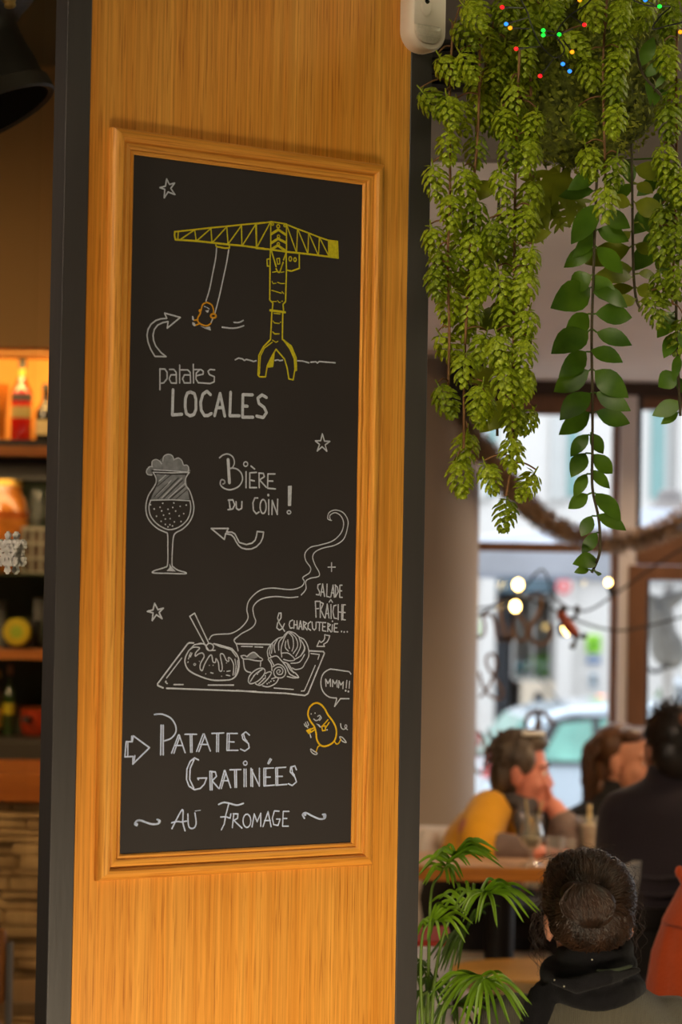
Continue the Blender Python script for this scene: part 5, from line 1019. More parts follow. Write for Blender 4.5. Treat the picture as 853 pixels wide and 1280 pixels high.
fr2([(150, 1320), (160, 1200), (220, 1160), (300, 1150)], [(1, 480, 1180), (.96, 560, 1230), (.9, 520, 1290), (.86, 430, 1230), (.8, 330, 1250), (.76, 260, 1290), (.7, 170, 1260), (.9, 420, 1130), (.66, 120, 1280), (.94, 500, 1075)], 4.7, M_palmd)
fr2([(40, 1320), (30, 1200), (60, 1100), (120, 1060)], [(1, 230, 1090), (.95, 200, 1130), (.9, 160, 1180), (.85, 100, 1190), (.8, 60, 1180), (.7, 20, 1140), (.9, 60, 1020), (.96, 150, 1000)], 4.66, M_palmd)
pc = at(535, 1330, 4.75); MB().lathe([(.11, 0), (.13, .02), (.17, .40), (.18, .42), (.165, .42), (.15, .36), (0, .36)], (pc.x, 4.75, 0), 32).build('pot', mat('white_pot', S(214, 206, 200), .5, 0, .04, 4), PP, auto=.6)
q = MB()
for k in range(9): a = k*.7; q.tube(cr([(pc.x+.05*math.cos(a), 4.75+.05*math.sin(a), .34), (pc.x+.05*math.cos(a)+.01*math.sin(k), 4.75+.04*math.sin(a), .6), at(515+(60+k*14)/4.489, 1000+1290/4.489, 4.68+.02*(k % 3))], 4), .005, 6)
q.build('stems', mat('vine_stem_green', S(96, 124, 30), .5), PP, smooth=True)
# ------------------------------------------------------------------ people
M_skin = mat('skin_warm', S(206, 142, 112), .5, 0, .05, 14, sheen=.1); M_skin2 = mat('skin_rosy', S(204, 128, 108), .5, 0, .06, 14); M_eye = mat('eye_dark', S(40, 28, 24), .2); M_lip = mat('lip', S(168, 80, 72), .5, 0, .04, 10)
def headM(c, yaw, pitch=0, roll=0, s=1.0):
    """head frame: +Y looks out of the face"""
    return Matrix.Translation(c) @ Matrix.Rotation(yaw, 4, 'Z') @ Matrix.Rotation(pitch, 4, 'X') @ Matrix.Rotation(roll, 4, 'Y') @ Matrix.Scale(s, 4)
def head(q, M, ears=True):
    q.ell((0, -.012, .034), (.074, .094, .084), M); q.ell((0, .03, -.035), (.060, .062, .080), M); q.ell((0, .05, -.080), (.043, .042, .036), M)
    q.ell((0, .078, -.101), (.021, .018, .016), M); q.ell((0, .079, .022), (.050, .016, .013), M)
    q.tube([(0, .086, .012), (0, .100, -.012), (0, .112, -.034)], [.008, .010, .013], 10, True, M); q.ell((.011, .098, -.037), (.009, .011, .008), M); q.ell((-.011, .098, -.037), (.009, .011, .008), M)
    for s_ in (-1, 1):
        q.ell((s_*.036, .062, -.032), (.024, .024, .026), M); q.ell((s_*.030, .080, .003), (.015, .010, .007), M)
        if ears:
            q.ell((s_*.076, -.008, -.008), (.010, .020, .031), M); q.ell((s_*.074, .002, -.030), (.009, .012, .014), M)
    q.ell((0, .092, -.064), (.022, .011, .006), M); q.ell((0, .089, -.076), (.019, .011, .007), M)
def face_parts(body, M):
    for s_ in (-1, 1):
        q = MB(); q.ell((s_*.030, .0835, .004), (.012, .0095, .0075), M, 14, 10); e = q.build('eye', mat('eye_white', S(226, 216, 208), .25), body, smooth=True)
        q = MB(); q.ell((s_*.030, .0915, .004), (.0052, .0030, .0054), M, 10, 8); q.build('iris', M_eye, e, smooth=True)
        q = MB(); q.tube([M @ Vector((s_*(.014+.008*k), .0955-.0018*k*k*.6-.001*k, .024+.003*math.sin(k*.8))) for k in range(5)], .0032, 6); q.build('eyebrow', mat('brow_brown', S(58, 40, 30), .8), body)
    q = MB(); q.ell((0, .1005, -.064), (.019, .006, .0045), M, 14, 8); q.ell((0, .0975, -.075), (.016, .006, .005), M, 14, 8); q.build('lips', M_lip, body, smooth=True)
def limb(q, pts, rad, seg=14): q.tube(cr(pts, 5), [rad[min(len(rad)-1, int(i/5))]*(1-(i % 5)/5)+rad[min(len(rad)-1, int(i/5)+1)]*((i % 5)/5) for i in range(5*(len(pts)-1)+1)], seg)
def hand(q, wrist, d, palm_n, curl=.6, side=1, s=1.0):
    """palm and five separate fingers; d points along the hand, palm_n out of the palm, side says where the thumb sits"""
    d = d.normalized(); n = (palm_n-d*palm_n.dot(d)).normalized(); w_ = d.cross(n)*side
    k = s
    for t in (.0, .35, .7, 1.0):
        c_ = wrist+d*(.015+.075*t)*k
        R = Matrix((w_, d, n)).transposed().to_4x4()
        q.ell((0, 0, 0), (.033*k*(.78+.28*t), .026*k, .0135*k), Matrix.Translation(c_) @ R, 14, 8)
    for i, (off, L_) in enumerate(((.028, .072), (.010, .081), (-.009, .075), (-.026, .060))):
        b = wrist+d*.085*k+w_*off*k; pts = [b-d*.025*k]; a = .15; p = b.copy(); dd = d.copy()
        for seg_, f in enumerate((.45, .31, .24)):
            a += curl*(.75 if seg_ else .5); dd = (d*math.cos(a)+n*math.sin(a)).normalized(); p = p+dd*L_*f*k; pts.append(p.copy())
            if seg_ == 0: pts.insert(1, b.copy())
        q.tube(pts, [.0092*k, .0090*k, .0084*k, .0078*k, .0066*k], 10)
        q.ell(pts[-1], (.0066*k,)*3, None, 10, 6)
    b = wrist+d*.025*k+w_*.026*k; t1 = b+(d*.55+w_*.75+n*.25).normalized()*.038*k; t2 = t1+(d*.85+w_*.22+n*.45).normalized()*.032*k; t3 = t2+(d*.8-w_*.05+n*.6).normalized()*.024*k
    q.tube([b-w_*.012*k, b, t1, t2, t3], [.014*k, .014*k, .0105*k, .0095*k, .007*k], 10); q.ell(t3, (.007*k,)*3, None, 10, 6)
def strands(name, m, parent, roots, n, rad, seed, wave=.006, freq=30):
    """roots(rd) returns a short list of points for one lock"""
    q = MB(); rd = random.Random(seed)
    for k in range(n):
        P = cr(roots(rd), 6); ph = rd.uniform(0, 6.28); am = wave*rd.uniform(.4, 1.2); L_ = len(P)
        P = [p+Vector((math.sin(ph+i*freq*.02), math.cos(ph*1.7+i*freq*.02), .4*math.sin(ph+i*.5)))*am*min(1, i/4) for i, p in enumerate(P)]
        r_ = rad*rd.uniform(.7, 1.3); q.tube(P, [r_*(1-.75*i/(L_-1)) for i in range(L_)], 5)
    return q.build(name, m, parent, smooth=True)
def hairmat(name, c, c2): return mat(name, c, .42, 0, .3, 40, c2=c2, spec=.6, stretch=(1, 1, .15))
M_hairg = hairmat('hair_grey_brown', S(58, 46, 38), S(104, 90, 78)); M_hairb = hairmat('hair_dark_brown', S(34, 22, 16), S(70, 46, 30)); M_hairc = hairmat('hair_curly_brown', S(46, 28, 18), S(104, 66, 38)); M_hairk = hairmat('hair_black_brown', S(26, 19, 16), S(52, 40, 33))

# ---- woman in the yellow jumper, chin on hand, looking right; chair side of the far table
YY = 8.24
def A(px, py, y=YY): return at(px, py, y)
yw = thing('person', 'person with short grey hair in mustard jumper and patterned scarf, hand to mouth', 'person', (A(600, 1060).x, YY, 0))
hc = A(653, 965, 8.15); HM = headM(hc, math.radians(-103), math.radians(-4), 0, 1.0) @ Matrix.Diagonal((1, .88, 1.07, 1))
sR = A(612, 1016, 8.12); sL = A(664, 1016, 8.40); eR = A(600, 1062, 7.98); hR = A(676, 1064, 7.92); eL = A(714, 1048, 8.08); hL = A(691, 1004, 8.14)
hip = Vector((A(596, 1100).x-.02, YY+.08, .50))
def y_body(q, o=0.0, lo=True):
    q.loft(([(hip+Vector((0, 0, -.06)), .13+o, .19+o, 0), (hip+Vector((.0, 0, .06)), .15+o, .20+o, 0)] if lo else [])+[(hip+Vector((.01, 0, .17)), .145+o, .19+o, 0), (A(606, 1075)+Vector((0, .06, 0)), .135+o, .185+o, .1), (A(618, 1040)+Vector((0, .05, 0)), .135+o, .185+o, .15), (A(632, 1016)+Vector((0, .05, 0)), .115+o, .175+o, .15), (A(642, 1003)+Vector((0, .03, 0)), .075+o, .11+o, .1), (A(647, 996)+Vector((0, .02, 0)), .05+o, .06+o, 0)], 24)
q = MB(); y_body(q, -.012); head(q, HM)
q.tube([HM @ Vector((0, -.03, -.06)), A(645, 1008, 8.2)], [.052, .060], 16)
limb(q, [sR, (sR+eR)/2+Vector((-.03, -.03, 0)), eR, (eR+hR)/2, hR], [.062, .056, .046, .040, .028])
limb(q, [sL, (sL+eL)/2+Vector((.02, .02, -.02)), eL, (eL+hL)/2, hL], [.06, .052, .044, .036, .027])
hand(q, hR, Vector((1, -.05, -.10)), Vector((0, .1, -1)), .28, 1, 1.0)
hand(q, hL, Vector((-.45, -.15, .95)), Vector((-.9, -.2, -.35)), .72, -1, 1.0)
for s_ in (-1, 1): limb(q, [hip+Vector((.0, s_*.10, -.02)), hip+Vector((.24, s_*.10, -.02)), hip+Vector((.42, s_*.10, -.03)), hip+Vector((.43, s_*.10, -.25)), hip+Vector((.42, s_*.10, -.43)), hip+Vector((.56, s_*.10, -.46))], [.09, .08, .062, .055, .042, .04])
body = q.remesh(.0065, 5).build('body', M_skin2, yw, smooth=True); face_parts(body, HM)
q = MB(); y_body(q, .014, False)
limb(q, [sR+Vector((.02, .03, .0)), sR, (sR+eR)/2+Vector((-.015, -.02, 0)), eR, eR+(hR-eR)*.35], [.07, .074, .070, .062, .054]); limb(q, [sL, (sL+eL)/2+Vector((.02, .02, -.02)), eL+(sL-eL)*.35], [.078, .07, .062])
M_must = mat('mustard_knit', S(222, 158, 2), .85, 0, .12, 10, bump=.3, bscale=220, sheen=.3)
q.remesh(.009, 6).build('jumper', M_must, body, smooth=True)
M_cuff = mat('grey_brown_knit', S(112, 94, 88), .9, 0, .15, 30, bump=.3, bscale=200)
q = MB(); limb(q, [eR+(hR-eR)*.30, eR+(hR-eR)*.62, eR+(hR-eR)*.92], [.058, .049, .040]); q.remesh(.007, 3).build('cuff', M_cuff, body, smooth=True)
q = MB(); limb(q, [eL+(sL-eL)*.42, eL, eL+(hL-eL)*.25, eL+(hL-eL)*.60], [.064, .062, .052, .044]); q.remesh(.007, 3).build('cuff', M_cuff, body, smooth=True)
q = MB(); q.loft([(hip+Vector((0, 0, -.075)), .14, .20, 0), (hip+Vector((0, 0, .08)), .168, .216, 0), (hip+Vector((.01, 0, .18)), .155, .20, 0)])
for s_ in (-1, 1): limb(q, [hip+Vector((.0, s_*.10, -.02)), hip+Vector((.24, s_*.10, -.02)), hip+Vector((.42, s_*.10, -.03)), hip+Vector((.43, s_*.10, -.25)), hip+Vector((.42, s_*.10, -.42))], [.10, .09, .074, .066, .058])
M_trou = mat('black_trousers', S(30, 28, 30), .85, 0, .15, 12)
q.remesh(.010, 3).build('trousers', M_trou, body, smooth=True)
q = MB()
for s_ in (-1, 1): q.ell(hip+Vector((.47, s_*.10, -.455)), (.12, .045, .05))
q.remesh(.008, 2).build('shoes', M_dark, body, smooth=True)
# scarf
M_scarf = mat('scarf_black_grey', S(40, 36, 38), .9, 0, .3, 9, c2=S(92, 86, 88), bump=.4, bscale=90)
q = MB(); nk = A(646, 1004, 8.18); q.tube([nk+Vector((.066*math.cos(a), .075*math.sin(a), .018*math.cos(a+2.6))) for a in [2*PI*k/20 for k in range(21)]], .025, 12)
limb(q, [nk+Vector((.05, -.07, .01)), A(651, 1020, 8.06), A(655, 1038, 8.03), A(654, 1054, 8.03)], [.024, .025, .026, .022]); limb(q, [nk+Vector((.08, .0, 0)), A(673, 1016, 8.16), A(681, 1032, 8.14), A(684, 1048, 8.14)], [.024, .026, .026, .022])
q.remesh(.007, 3).build('scarf', M_scarf, body, smooth=True)
q = MB(); q.ell((0, -.026, .046), (.083, .096, .083), HM); q.ell((0, -.052, -.010), (.076, .068, .085), HM); q.ell((0, .045, .092), (.055, .045, .026), HM); q.ell((.058, .012, .04), (.026, .045, .045), HM); q.ell((-.058, .012, .04), (.026, .045, .045), HM)
hair = q.remesh(.006, 4).build('hair', M_hairg, body, smooth=True)
def rt(rd):
    a = rd.uniform(0, 2*PI); z = rd.uniform(-.25, 1); s_ = math.sqrt(max(0, 1-z*z)); o = Vector((.084*s_*math.cos(a), -.026+.098*s_*math.sin(a), .046+.085*z))
    if o.y > .055 and o.z < .075: o.y = -.03
    return [HM @ o, HM @ (o*1.03+Vector((rd.uniform(-.010, .010), -.010, -.014))), HM @ (o*1.03+Vector((rd.uniform(-.016, .016), -.012, -.034)))]
strands('hair_locks', M_hairg, hair, rt, 260, .0028, 5, .002)
q = MB(); q.box(HM @ Vector((.035, .035, .118)), (.075, .045, .014), Matrix.Identity(4), .006); q.build('hair_glint', mat('glint_white', S(226, 222, 214), .4), body)  # white bar standing in for the highlight on top of the head

hipY = hip.copy()
# ---- curly haired woman in black by the window
YC2 = 8.95
cw = thing('person', 'person with long curly brown hair in black top looking right near window', 'person', (at(752, 1060, YC2).x, YC2, 0))
hc = at(785, 951, YC2); HM = headM(hc, math.radians(-125), math.radians(-2), math.radians(3), 1.04)
hp = Vector((at(752, 1060, YC2).x, YC2+.03, .50)); nk = HM @ Vector((0, -.04, -.112))
def c_body(q, o=0):
    q.loft([(hp+Vector((0, 0, -.06)), .19+o, .13+o, .5), (hp+Vector((0, 0, .08)), .19+o, .13+o, .5), (hp+Vector((.02, 0, .32)), .175+o, .115+o, .5), (Vector((nk.x-.02, nk.y, nk.z-.125)), .185+o, .105+o, .5), (Vector((nk.x-.01, nk.y, nk.z-.055)), .165+o, .085+o, .5), (Vector((nk.x, nk.y, nk.z-.012)), .075+o, .065+o, .5), (nk+Vector((0, 0, .03)), .054+o, .054+o, 0)], 24)
arms = []
for s_ in (-1, 1):
    sh = Vector((nk.x-.02+s_*.165*math.cos(.5), nk.y+s_*.165*math.sin(.5), nk.z-.085)); el = sh+Vector((s_*.05, -.03, -.27)); wr = el+Vector((.10-.10*s_, -.2, .03)); arms.append((sh, el, wr))
q = MB(); c_body(q, -.01); head(q, HM); q.tube([HM @ Vector((0, -.03, -.05)), nk+Vector((0, 0, -.03))], [.05, .056], 16)
for (sh, el, wr) in arms: limb(q, [sh, (sh+el)/2, el, (el+wr)/2, wr], [.058, .05, .042, .036, .026]); hand(q, wr, wr-el, Vector((0, 0, -1)), .3, 1, .95)
for s_ in (-1, 1): limb(q, [hp+Vector((s_*.1, 0, -.02)), hp+Vector((s_*.1+.06, -.22, -.02)), hp+Vector((s_*.1+.1, -.40, -.03)), hp+Vector((s_*.1+.1, -.40, -.25)), hp+Vector((s_*.1+.1, -.38, -.43)), hp+Vector((s_*.1+.12, -.50, -.46))], [.085, .078, .06, .052, .042, .04])
body = q.remesh(.0065, 5).build('body', M_skin, cw, smooth=True); face_parts(body, HM)
M_blk = mat('black_knit', S(26, 25, 28), .85, 0, .15, 12, bump=.2, bscale=160)
q = MB(); c_body(q, .012); q.tube([nk+Vector((0, 0, -.02)), nk+Vector((0, 0, .05))], [.066, .064], 18)
for (sh, el, wr) in arms: limb(q, [sh, (sh+el)/2, el, (el+wr)/2, el+(wr-el)*.9], [.07, .064, .056, .048, .038])
q.remesh(.009, 4).build('top', M_blk, body, smooth=True)
q = MB()
q.loft([(hp+Vector((0, 0, -.075)), .20, .14, .5), (hp+Vector((0, 0, .03)), .20, .14, .5)])
for s_ in (-1, 1): limb(q, [hp+Vector((s_*.1, 0, -.02)), hp+Vector((s_*.1+.06, -.22, -.02)), hp+Vector((s_*.1+.1, -.40, -.03)), hp+Vector((s_*.1+.1, -.40, -.25)), hp+Vector((s_*.1+.1, -.38, -.48))], [.096, .088, .07, .062, .054])
q.remesh(.010, 3).build('trousers', M_trou, body, smooth=True)
q = MB(); q.ell((0, -.036, .044), (.082, .092, .084), HM); q.ell((.0, -.075, -.03), (.070, .045, .085), HM); q.ell((.02, -.08, -.10), (.055, .04, .06), HM)
q.ell((.030, .030, .092), (.045, .045, .026), HM); q.ell((-.030, .030, .092), (.045, .045, .026), HM)
hair = q.remesh(.007, 4).build('hair', M_hairc, body, smooth=True)
def rt(rd):
    a = rd.uniform(.1*PI, .9*PI)+PI; b = rd.uniform(0, 1); o = Vector((.084*math.cos(a), -.036+.092*math.sin(a)*.8, .09-.05*b)); e = Vector((.085*math.cos(a)*rd.uniform(.8, 1.2)+.01, -.06+.085*math.sin(a), -.07-.13*rd.random()))
    return [HM @ o, HM @ (o*.6+e*.4+Vector((.02*math.cos(a), -.02, .02))), HM @ (o*.2+e*.8), HM @ e]
strands('curls', M_hairc, hair, rt, 320, .0036, 8, .012, 45)

# ---- man with his back turned, dark jumper
YM = 7.15
mn = thing('person', 'person with short dark hair and small bald spot in dark purple jumper seen from behind', 'person', (at(842, 1200, YM).x, YM, 0))
hc = at(842, 937, YM); HM = headM(hc, math.radians(12), math.radians(-2), 0, 1.03)
hp = Vector((at(838, 1200, YM).x, YM-.02, .50)); nk = at(843, 974, YM)
def m_body(q, o=0):
    q.loft([(hp+Vector((0, 0, -.07)), .20+o, .145+o, 0), (hp+Vector((0, 0, .08)), .205+o, .145+o, 0), (Vector((hp.x, YM+.01, .78)), .20+o, .13+o, 0), (Vector((hp.x, YM+.02, nk.z-.20)), .195+o, .125+o, 0), (Vector((nk.x, YM+.01, nk.z-.085)), .185+o, .105+o, 0), (Vector((nk.x, YM, nk.z-.042)), .165+o, .085+o, 0), (Vector((nk.x, YM, nk.z-.018)), .105+o, .07+o, 0), (Vector((nk.x, YM, nk.z)), .068+o, .066+o, 0), (nk+Vector((0, 0, .04)), .058+o, .06+o, 0)], 28)
arms = []
for s_ in (-1, 1):
    sh = Vector((nk.x+s_*.140, YM+.01, nk.z-.105)); el = sh+Vector((s_*.020, .09, -.27)); wr = el+Vector((-s_*.04, .24, .02)); arms.append((s_, sh, el, wr))
q = MB(); m_body(q, -.01); head(q, HM); q.tube([HM @ Vector((0, -.025, -.05)), nk+Vector((0, 0, -.02))], [.058, .064], 16)
for (s_, sh, el, wr) in arms: limb(q, [sh, (sh+el)/2, el, (el+wr)/2, wr], [.066, .058, .05, .042, .03]); hand(q, wr, wr-el, Vector((0, 0, -1)), .35, -s_, 1.05)
for s_ in (-1, 1): limb(q, [hp+Vector((s_*.1, 0, -.02)), hp+Vector((s_*.13, .22, -.02)), hp+Vector((s_*.15, .42, -.03)), hp+Vector((s_*.15, .42, -.25)), hp+Vector((s_*.15, .40, -.43)), hp+Vector((s_*.16, .53, -.46))], [.095, .088, .066, .058, .046, .042])
body = q.remesh(.0065, 5).build('body', M_skin, mn, smooth=True); face_parts(body, HM)
M_purp = mat('dark_purple_knit', S(54, 44, 52), .85, 0, .10, 9, bump=.35, bscale=180, sheen=.25)
q = MB(); m_body(q, .013)
for (s_, sh, el, wr) in arms: limb(q, [sh+Vector((-s_*.03, 0, .01)), sh, (sh+el)/2, el, (el+wr)/2, el+(wr-el)*.9], [.066, .070, .066, .060, .052, .044])
jm = q.remesh(.009, 6).build('jumper', M_purp, body, smooth=True)
q = MB()
for k in range(4): q.tube([Vector((hp.x-.20+.05*k*.2, YM-.09-.015*k, .80-.05*k)), Vector((hp.x-.05, YM-.148, .79-.055*k+.01*k)), Vector((hp.x+.16, YM-.12, .82-.05*k))], [.004, .010, .004], 8)
q.remesh(.005, 4).build('fabric_folds', M_purp, jm, smooth=True)
q = MB(); q.loft([(hp+Vector((0, 0, -.085)), .215, .155, 0), (hp+Vector((0, 0, .02)), .215, .155, 0)])
for s_ in (-1, 1): limb(q, [hp+Vector((s_*.1, 0, -.02)), hp+Vector((s_*.13, .22, -.02)), hp+Vector((s_*.15, .42, -.03)), hp+Vector((s_*.15, .42, -.25)), hp+Vector((s_*.15, .40, -.42))], [.106, .098, .078, .07, .062])
q.remesh(.010, 3).build('trousers', M_trou, body, smooth=True)
q = MB()
for s_ in (-1, 1): q.ell(hp+Vector((s_*.155, .46, -.46)), (.05, .13, .045))
q.remesh(.008, 2).build('shoes', M_dark, body, smooth=True)
q = MB(); q.ell((0, -.022, .042), (.081, .094, .082), HM); q.ell((0, -.05, -.012), (.076, .062, .072), HM)
hair = q.remesh(.006, 4).build('hair', M_hairk, body, smooth=True)
q = MB(); q.ell((0, -.086, .074), (.025, .028, .026), HM, 20, 14); part(q.build('bald_spot', mat('scalp_skin', S(140, 92, 72), .6, 0, .1, 14), body, smooth=True), 'bare skin at the crown')
def rt(rd):
    while True:
        a = rd.uniform(0, 2*PI); z = rd.uniform(-.55, 1); s_ = math.sqrt(1-z*z); o = Vector((.080*s_*math.cos(a), -.024+.093*s_*math.sin(a), .042+.082*z))
        if (o-Vector((0, -.094, .082))).length > .034 and not (o.y > .05 and o.z < .06): break
    n = Vector((o.x, o.y+.02, o.z-.03)).normalized(); up = .022 if z > .6 else .008
    return [HM @ o, HM @ (o+n*up*.6+Vector((0, 0, -.004))), HM @ (o+n*up+Vector((rd.uniform(-.008, .008), .0, .004 if z > .6 else -.012)))]
strands('short_hair', M_hairk, hair, rt, 420, .0019, 13, .001)

# ---- woman in front with her hair in a bun, black scarf and olive corduroy jacket
YB2 = 4.7
bw = thing('person', 'person seen from behind with dark hair bun, black scarf and olive corduroy jacket', 'person', (at(742, 1300, YB2).x, YB2, 0))
hc = at(736, 1147, YB2); HM = headM(hc, math.radians(1), math.radians(-6), math.radians(-2), .98)
nk = at(745, 1216, YB2); hp = Vector((nk.x, YB2-.03, .44))
def b_body(q, o=0):
    q.loft([(hp+Vector((0, 0, -.06)), .185+o, .135+o, 0), (hp+Vector((0, 0, .08)), .18+o, .13+o, 0), (Vector((nk.x, YB2, .66)), .175+o, .115+o, 0), (Vector((nk.x+.004, YB2+.01, nk.z-.17)), .19+o, .11+o, 0), (Vector((nk.x+.004, YB2+.01, nk.z-.10)), .175+o, .10+o, 0), (Vector((nk.x, YB2, nk.z-.055)), .115+o, .08+o, 0), (Vector((nk.x, YB2, nk.z-.02)), .062+o, .062+o, 0), (nk+Vector((0, 0, .03)), .052+o, .054+o, 0)], 28)
arms = []
for s_ in (-1, 1):
    sh = Vector((nk.x+s_*.155, YB2+.01, nk.z-.125)); el = sh+Vector((s_*.05, .06, -.24)); wr = el+Vector((-s_*.06, .22, .03)); arms.append((s_, sh, el, wr))
q = MB(); b_body(q, -.01); head(q, HM); q.tube([HM @ Vector((0, -.03, -.05)), nk+Vector((0, 0, -.02))], [.05, .056], 16)
for (s_, sh, el, wr) in arms: limb(q, [sh, (sh+el)/2, el, (el+wr)/2, wr], [.056, .05, .042, .036, .026]); hand(q, wr, wr-el, Vector((0, 0, -1)), .4, -s_, .95)
for s_ in (-1, 1): limb(q, [hp+Vector((s_*.09, 0, -.02)), hp+Vector((s_*.11, .2, -.02)), hp+Vector((s_*.12, .40, -.03)), hp+Vector((s_*.12, .40, -.2)), hp+Vector((s_*.12, .38, -.37)), hp+Vector((s_*.13, .5, -.40))], [.09, .08, .062, .052, .042, .04])
body = q.remesh(.006, 5).build('body', M_skin, bw, smooth=True); face_parts(body, HM)
M_cord = mat('olive_corduroy', S(98, 92, 76), .9, 0, .08, 8, sheen=.3, bump=.0)
nn_ = M_cord.node_tree; wv = nn_.nodes.new('ShaderNodeTexWave'); wv.inputs['Scale'].default_value = 95; wv.inputs['Distortion'].default_value = .6; wv.bands_direction = 'X'
tcx = nn_.nodes.new('ShaderNodeTexCoord'); nn_.links.new(tcx.outputs['Object'], wv.inputs[0]); bpx = nn_.nodes.new('ShaderNodeBump'); bpx.inputs['Strength'].default_value = .5; bpx.inputs['Distance'].default_value = .004
nn_.links.new(wv.outputs[0], bpx.inputs['Height']); nn_.links.new(bpx.outputs[0], nn_.nodes['Principled BSDF'].inputs['Normal'])
q = MB(); b_body(q, .020)
for (s_, sh, el, wr) in arms: limb(q, [sh+Vector((-s_*.03, 0, .01)), sh, (sh+el)/2, el, (el+wr)/2, el+(wr-el)*.9], [.072, .076, .070, .062, .054, .044])
q.v = [p if p.z < nk.z-.02 else Vector((p.x, p.y, nk.z-.02)) for p in q.v]
jk = q.remesh(.007, 6).build('jacket', M_cord, body, smooth=True)
q = MB(); P_ = [Vector((nk.x+.16*t, YB2-.118-.0*t+.05*t*t, nk.z-.105-.012*abs(t)**2*4)) for t in (-.9, -.6, -.3, 0, .3, .6, .9)]
q.tube(cr(P_, 4), .0022, 6); q.tube(cr([Vector((nk.x+.055, YB2-.112, nk.z-.095)), Vector((nk.x+.068, YB2-.125, nk.z-.16)), Vector((nk.x+.075, YB2-.125, nk.z-.28))], 4), .0022, 6)
q.build('seam', mat('corduroy_seam', S(140, 134, 118), .9, 0, .08, 10), jk)
M_bs = mat('black_wool', S(26, 25, 28), .95, 0, .2, 60, bump=.35, bscale=420, sheen=.08, spec=.2)
q = MB()
def roll(c_, rx, ry, r_, tilt, sq=1.0, ph=0):
    P = []
    for k in range(33):
        a = 2*PI*k/32; P.append(c_+Vector((rx*math.cos(a), ry*math.sin(a), tilt*math.cos(a)+.006*math.sin(3*a+ph))))
    q.tube(P, [r_*(1+.12*math.sin(2*a_+ph)) for a_ in [2*PI*k/32 for k in range(33)]], 14, False, None, sq)
roll(at(744, 1189, YB2), .052, .064, .018, .003, 1.0, 1); roll(at(744, 1204, YB2), .056, .070, .020, -.005, 1.0, 2.2); roll(at(739, 1222, YB2), .072, .084, .022, -.010, 1.0, .4); roll(at(737, 1237, YB2), .082, .090, .021, .004, 1.0, 3.0)
roll(at(742, 1216, YB2), .040, .055, .030, .0, 1.0, 0)
q.tube([at(690, 1226, 4.60), at(720, 1232, 4.588), at(760, 1222, 4.585), at(800, 1212, 4.64)], [.006, .016, .014, .006], 10)
q.tube([at(680, 1240, 4.66), at(676, 1258, 4.64), at(672, 1280, 4.64), at(668, 1310, 4.66)], [.026, .030, .032, .028], 12)
scf = q.remesh(.0045, 2).build('scarf', M_bs, body, smooth=True)
q = MB(); P_ = [at(745, 1213.5, YB2-.104), at(758, 1214, YB2-.108), at(775, 1211.5, YB2-.103), at(791, 1207, YB2-.078)]
q.tube(cr(P_, 4), [.001]+[.0034]*11+[.001], 6); part(q.build('scarf_edge', mat('scarf_green_edge', S(62, 70, 52), .9, 0, .1, 20), scf, smooth=True), 'dull green folded edge')
q = MB()
for px, py in ((740.5, 1199.5), (693.5, 1225), (705.5, 1233)): q.ell(at(px, py, YB2-.118), (.0016, .0016, .0016), None, 8, 6)
q.build('bead', mat('bead_pale', S(220, 214, 190), .3), scf)
# hair cap swept up into the bun
q = MB(); q.ell((0, -.020, .036), (.086, .097, .089), HM); q.ell((0, -.048, -.008), (.078, .066, .058), HM); q.ell((-.008, .0, .075), (.072, .08, .052), HM)
hair = q.remesh(.005, 5).build('hair', M_hairb, body, smooth=True)
bunc = HM.inverted() @ at(738, 1131, YB2-.118)
q = MB(); q.ell(bunc, (.048, .036, .038), HM); q.ell(bunc+Vector((-.024, .014, .022)), (.030, .026, .022), HM); q.ell(bunc+Vector((.016, .01, -.016)), (.028, .024, .024), HM); q.ell(bunc+Vector((0, .03, 0)), (.034, .02, .03), HM)
bun = q.remesh(.0045, 4).build('bun', M_hairb, hair, smooth=True)
ctr = Vector((0, -.020, .020))
from mathutils.bvhtree import BVHTree
def hair_tree(o, root):
    M_ = FR[root.name]; return BVHTree.FromPolygons([M_ @ v.co for v in o.data.vertices], [tuple(p.vertices) for p in o.data.polygons])
HT = hair_tree(hair, bw); BT = hair_tree(bun, bw)
def surf(d, off=0):
    o = HM @ ctr; dw = (HM.to_3x3() @ d).normalized(); h = HT.ray_cast(o+dw*.3, -dw, .3)
    p = h[0] if h[0] is not None else o+dw*.09
    return p+dw*off
def rt(rd):
    a = rd.choice((rd.uniform(-.62, PI+.62), rd.uniform(-.62, PI+.62), rd.uniform(-PI+.62, -.62))); d0 = Vector((math.cos(a), .30 if math.sin(a) > -.1 else -.15+.25*math.sin(a), max(-.62, math.sin(a)))).normalized()
    d0 = (d0+Vector((0, -rd.random()*.8, 0))).normalized()
    e = (bunc-ctr).normalized(); e = (e+Vector((math.cos(a)*.25, 0, math.sin(a)*.22))).normalized()
    of = rd.uniform(-.0005, .0035); sw = Vector((-math.sin(a), 0, math.cos(a)))*rd.uniform(-.10, .20); ph = rd.uniform(0, 6)
    return [surf(d0*(1-t)+e*t+sw*math.sin(PI*t)+Vector((.02*math.sin(ph+7*t), 0, .02*math.cos(ph+7*t))), of) for t in (0, .17, .34, .5, .67, .84, 1)]
strands('swept_locks', M_hairb, hair, rt, 1000, .0016, 21, .0008)
def rt2(rd):
    sp = rd.uniform(-1, 1); k = rd.uniform(.86, 1.06); tw = rd.uniform(-.010, .010); out = []
    for i_ in range(8):
        t = i_/7; x = (.046*sp*math.sin(PI*(.12+.80*t))+tw*t-.012*(1-t))*k; z = (.036-.076*t)*k; y = -.036*math.sqrt(max(.03, 1-(x/.05)**2-(z/.042)**2))*k
        out.append(HM @ (bunc+Vector((x, y-.002, z))))
    return out
strands('bun_locks', M_hairb, bun, rt2, 300, .0017, 22, .0012)
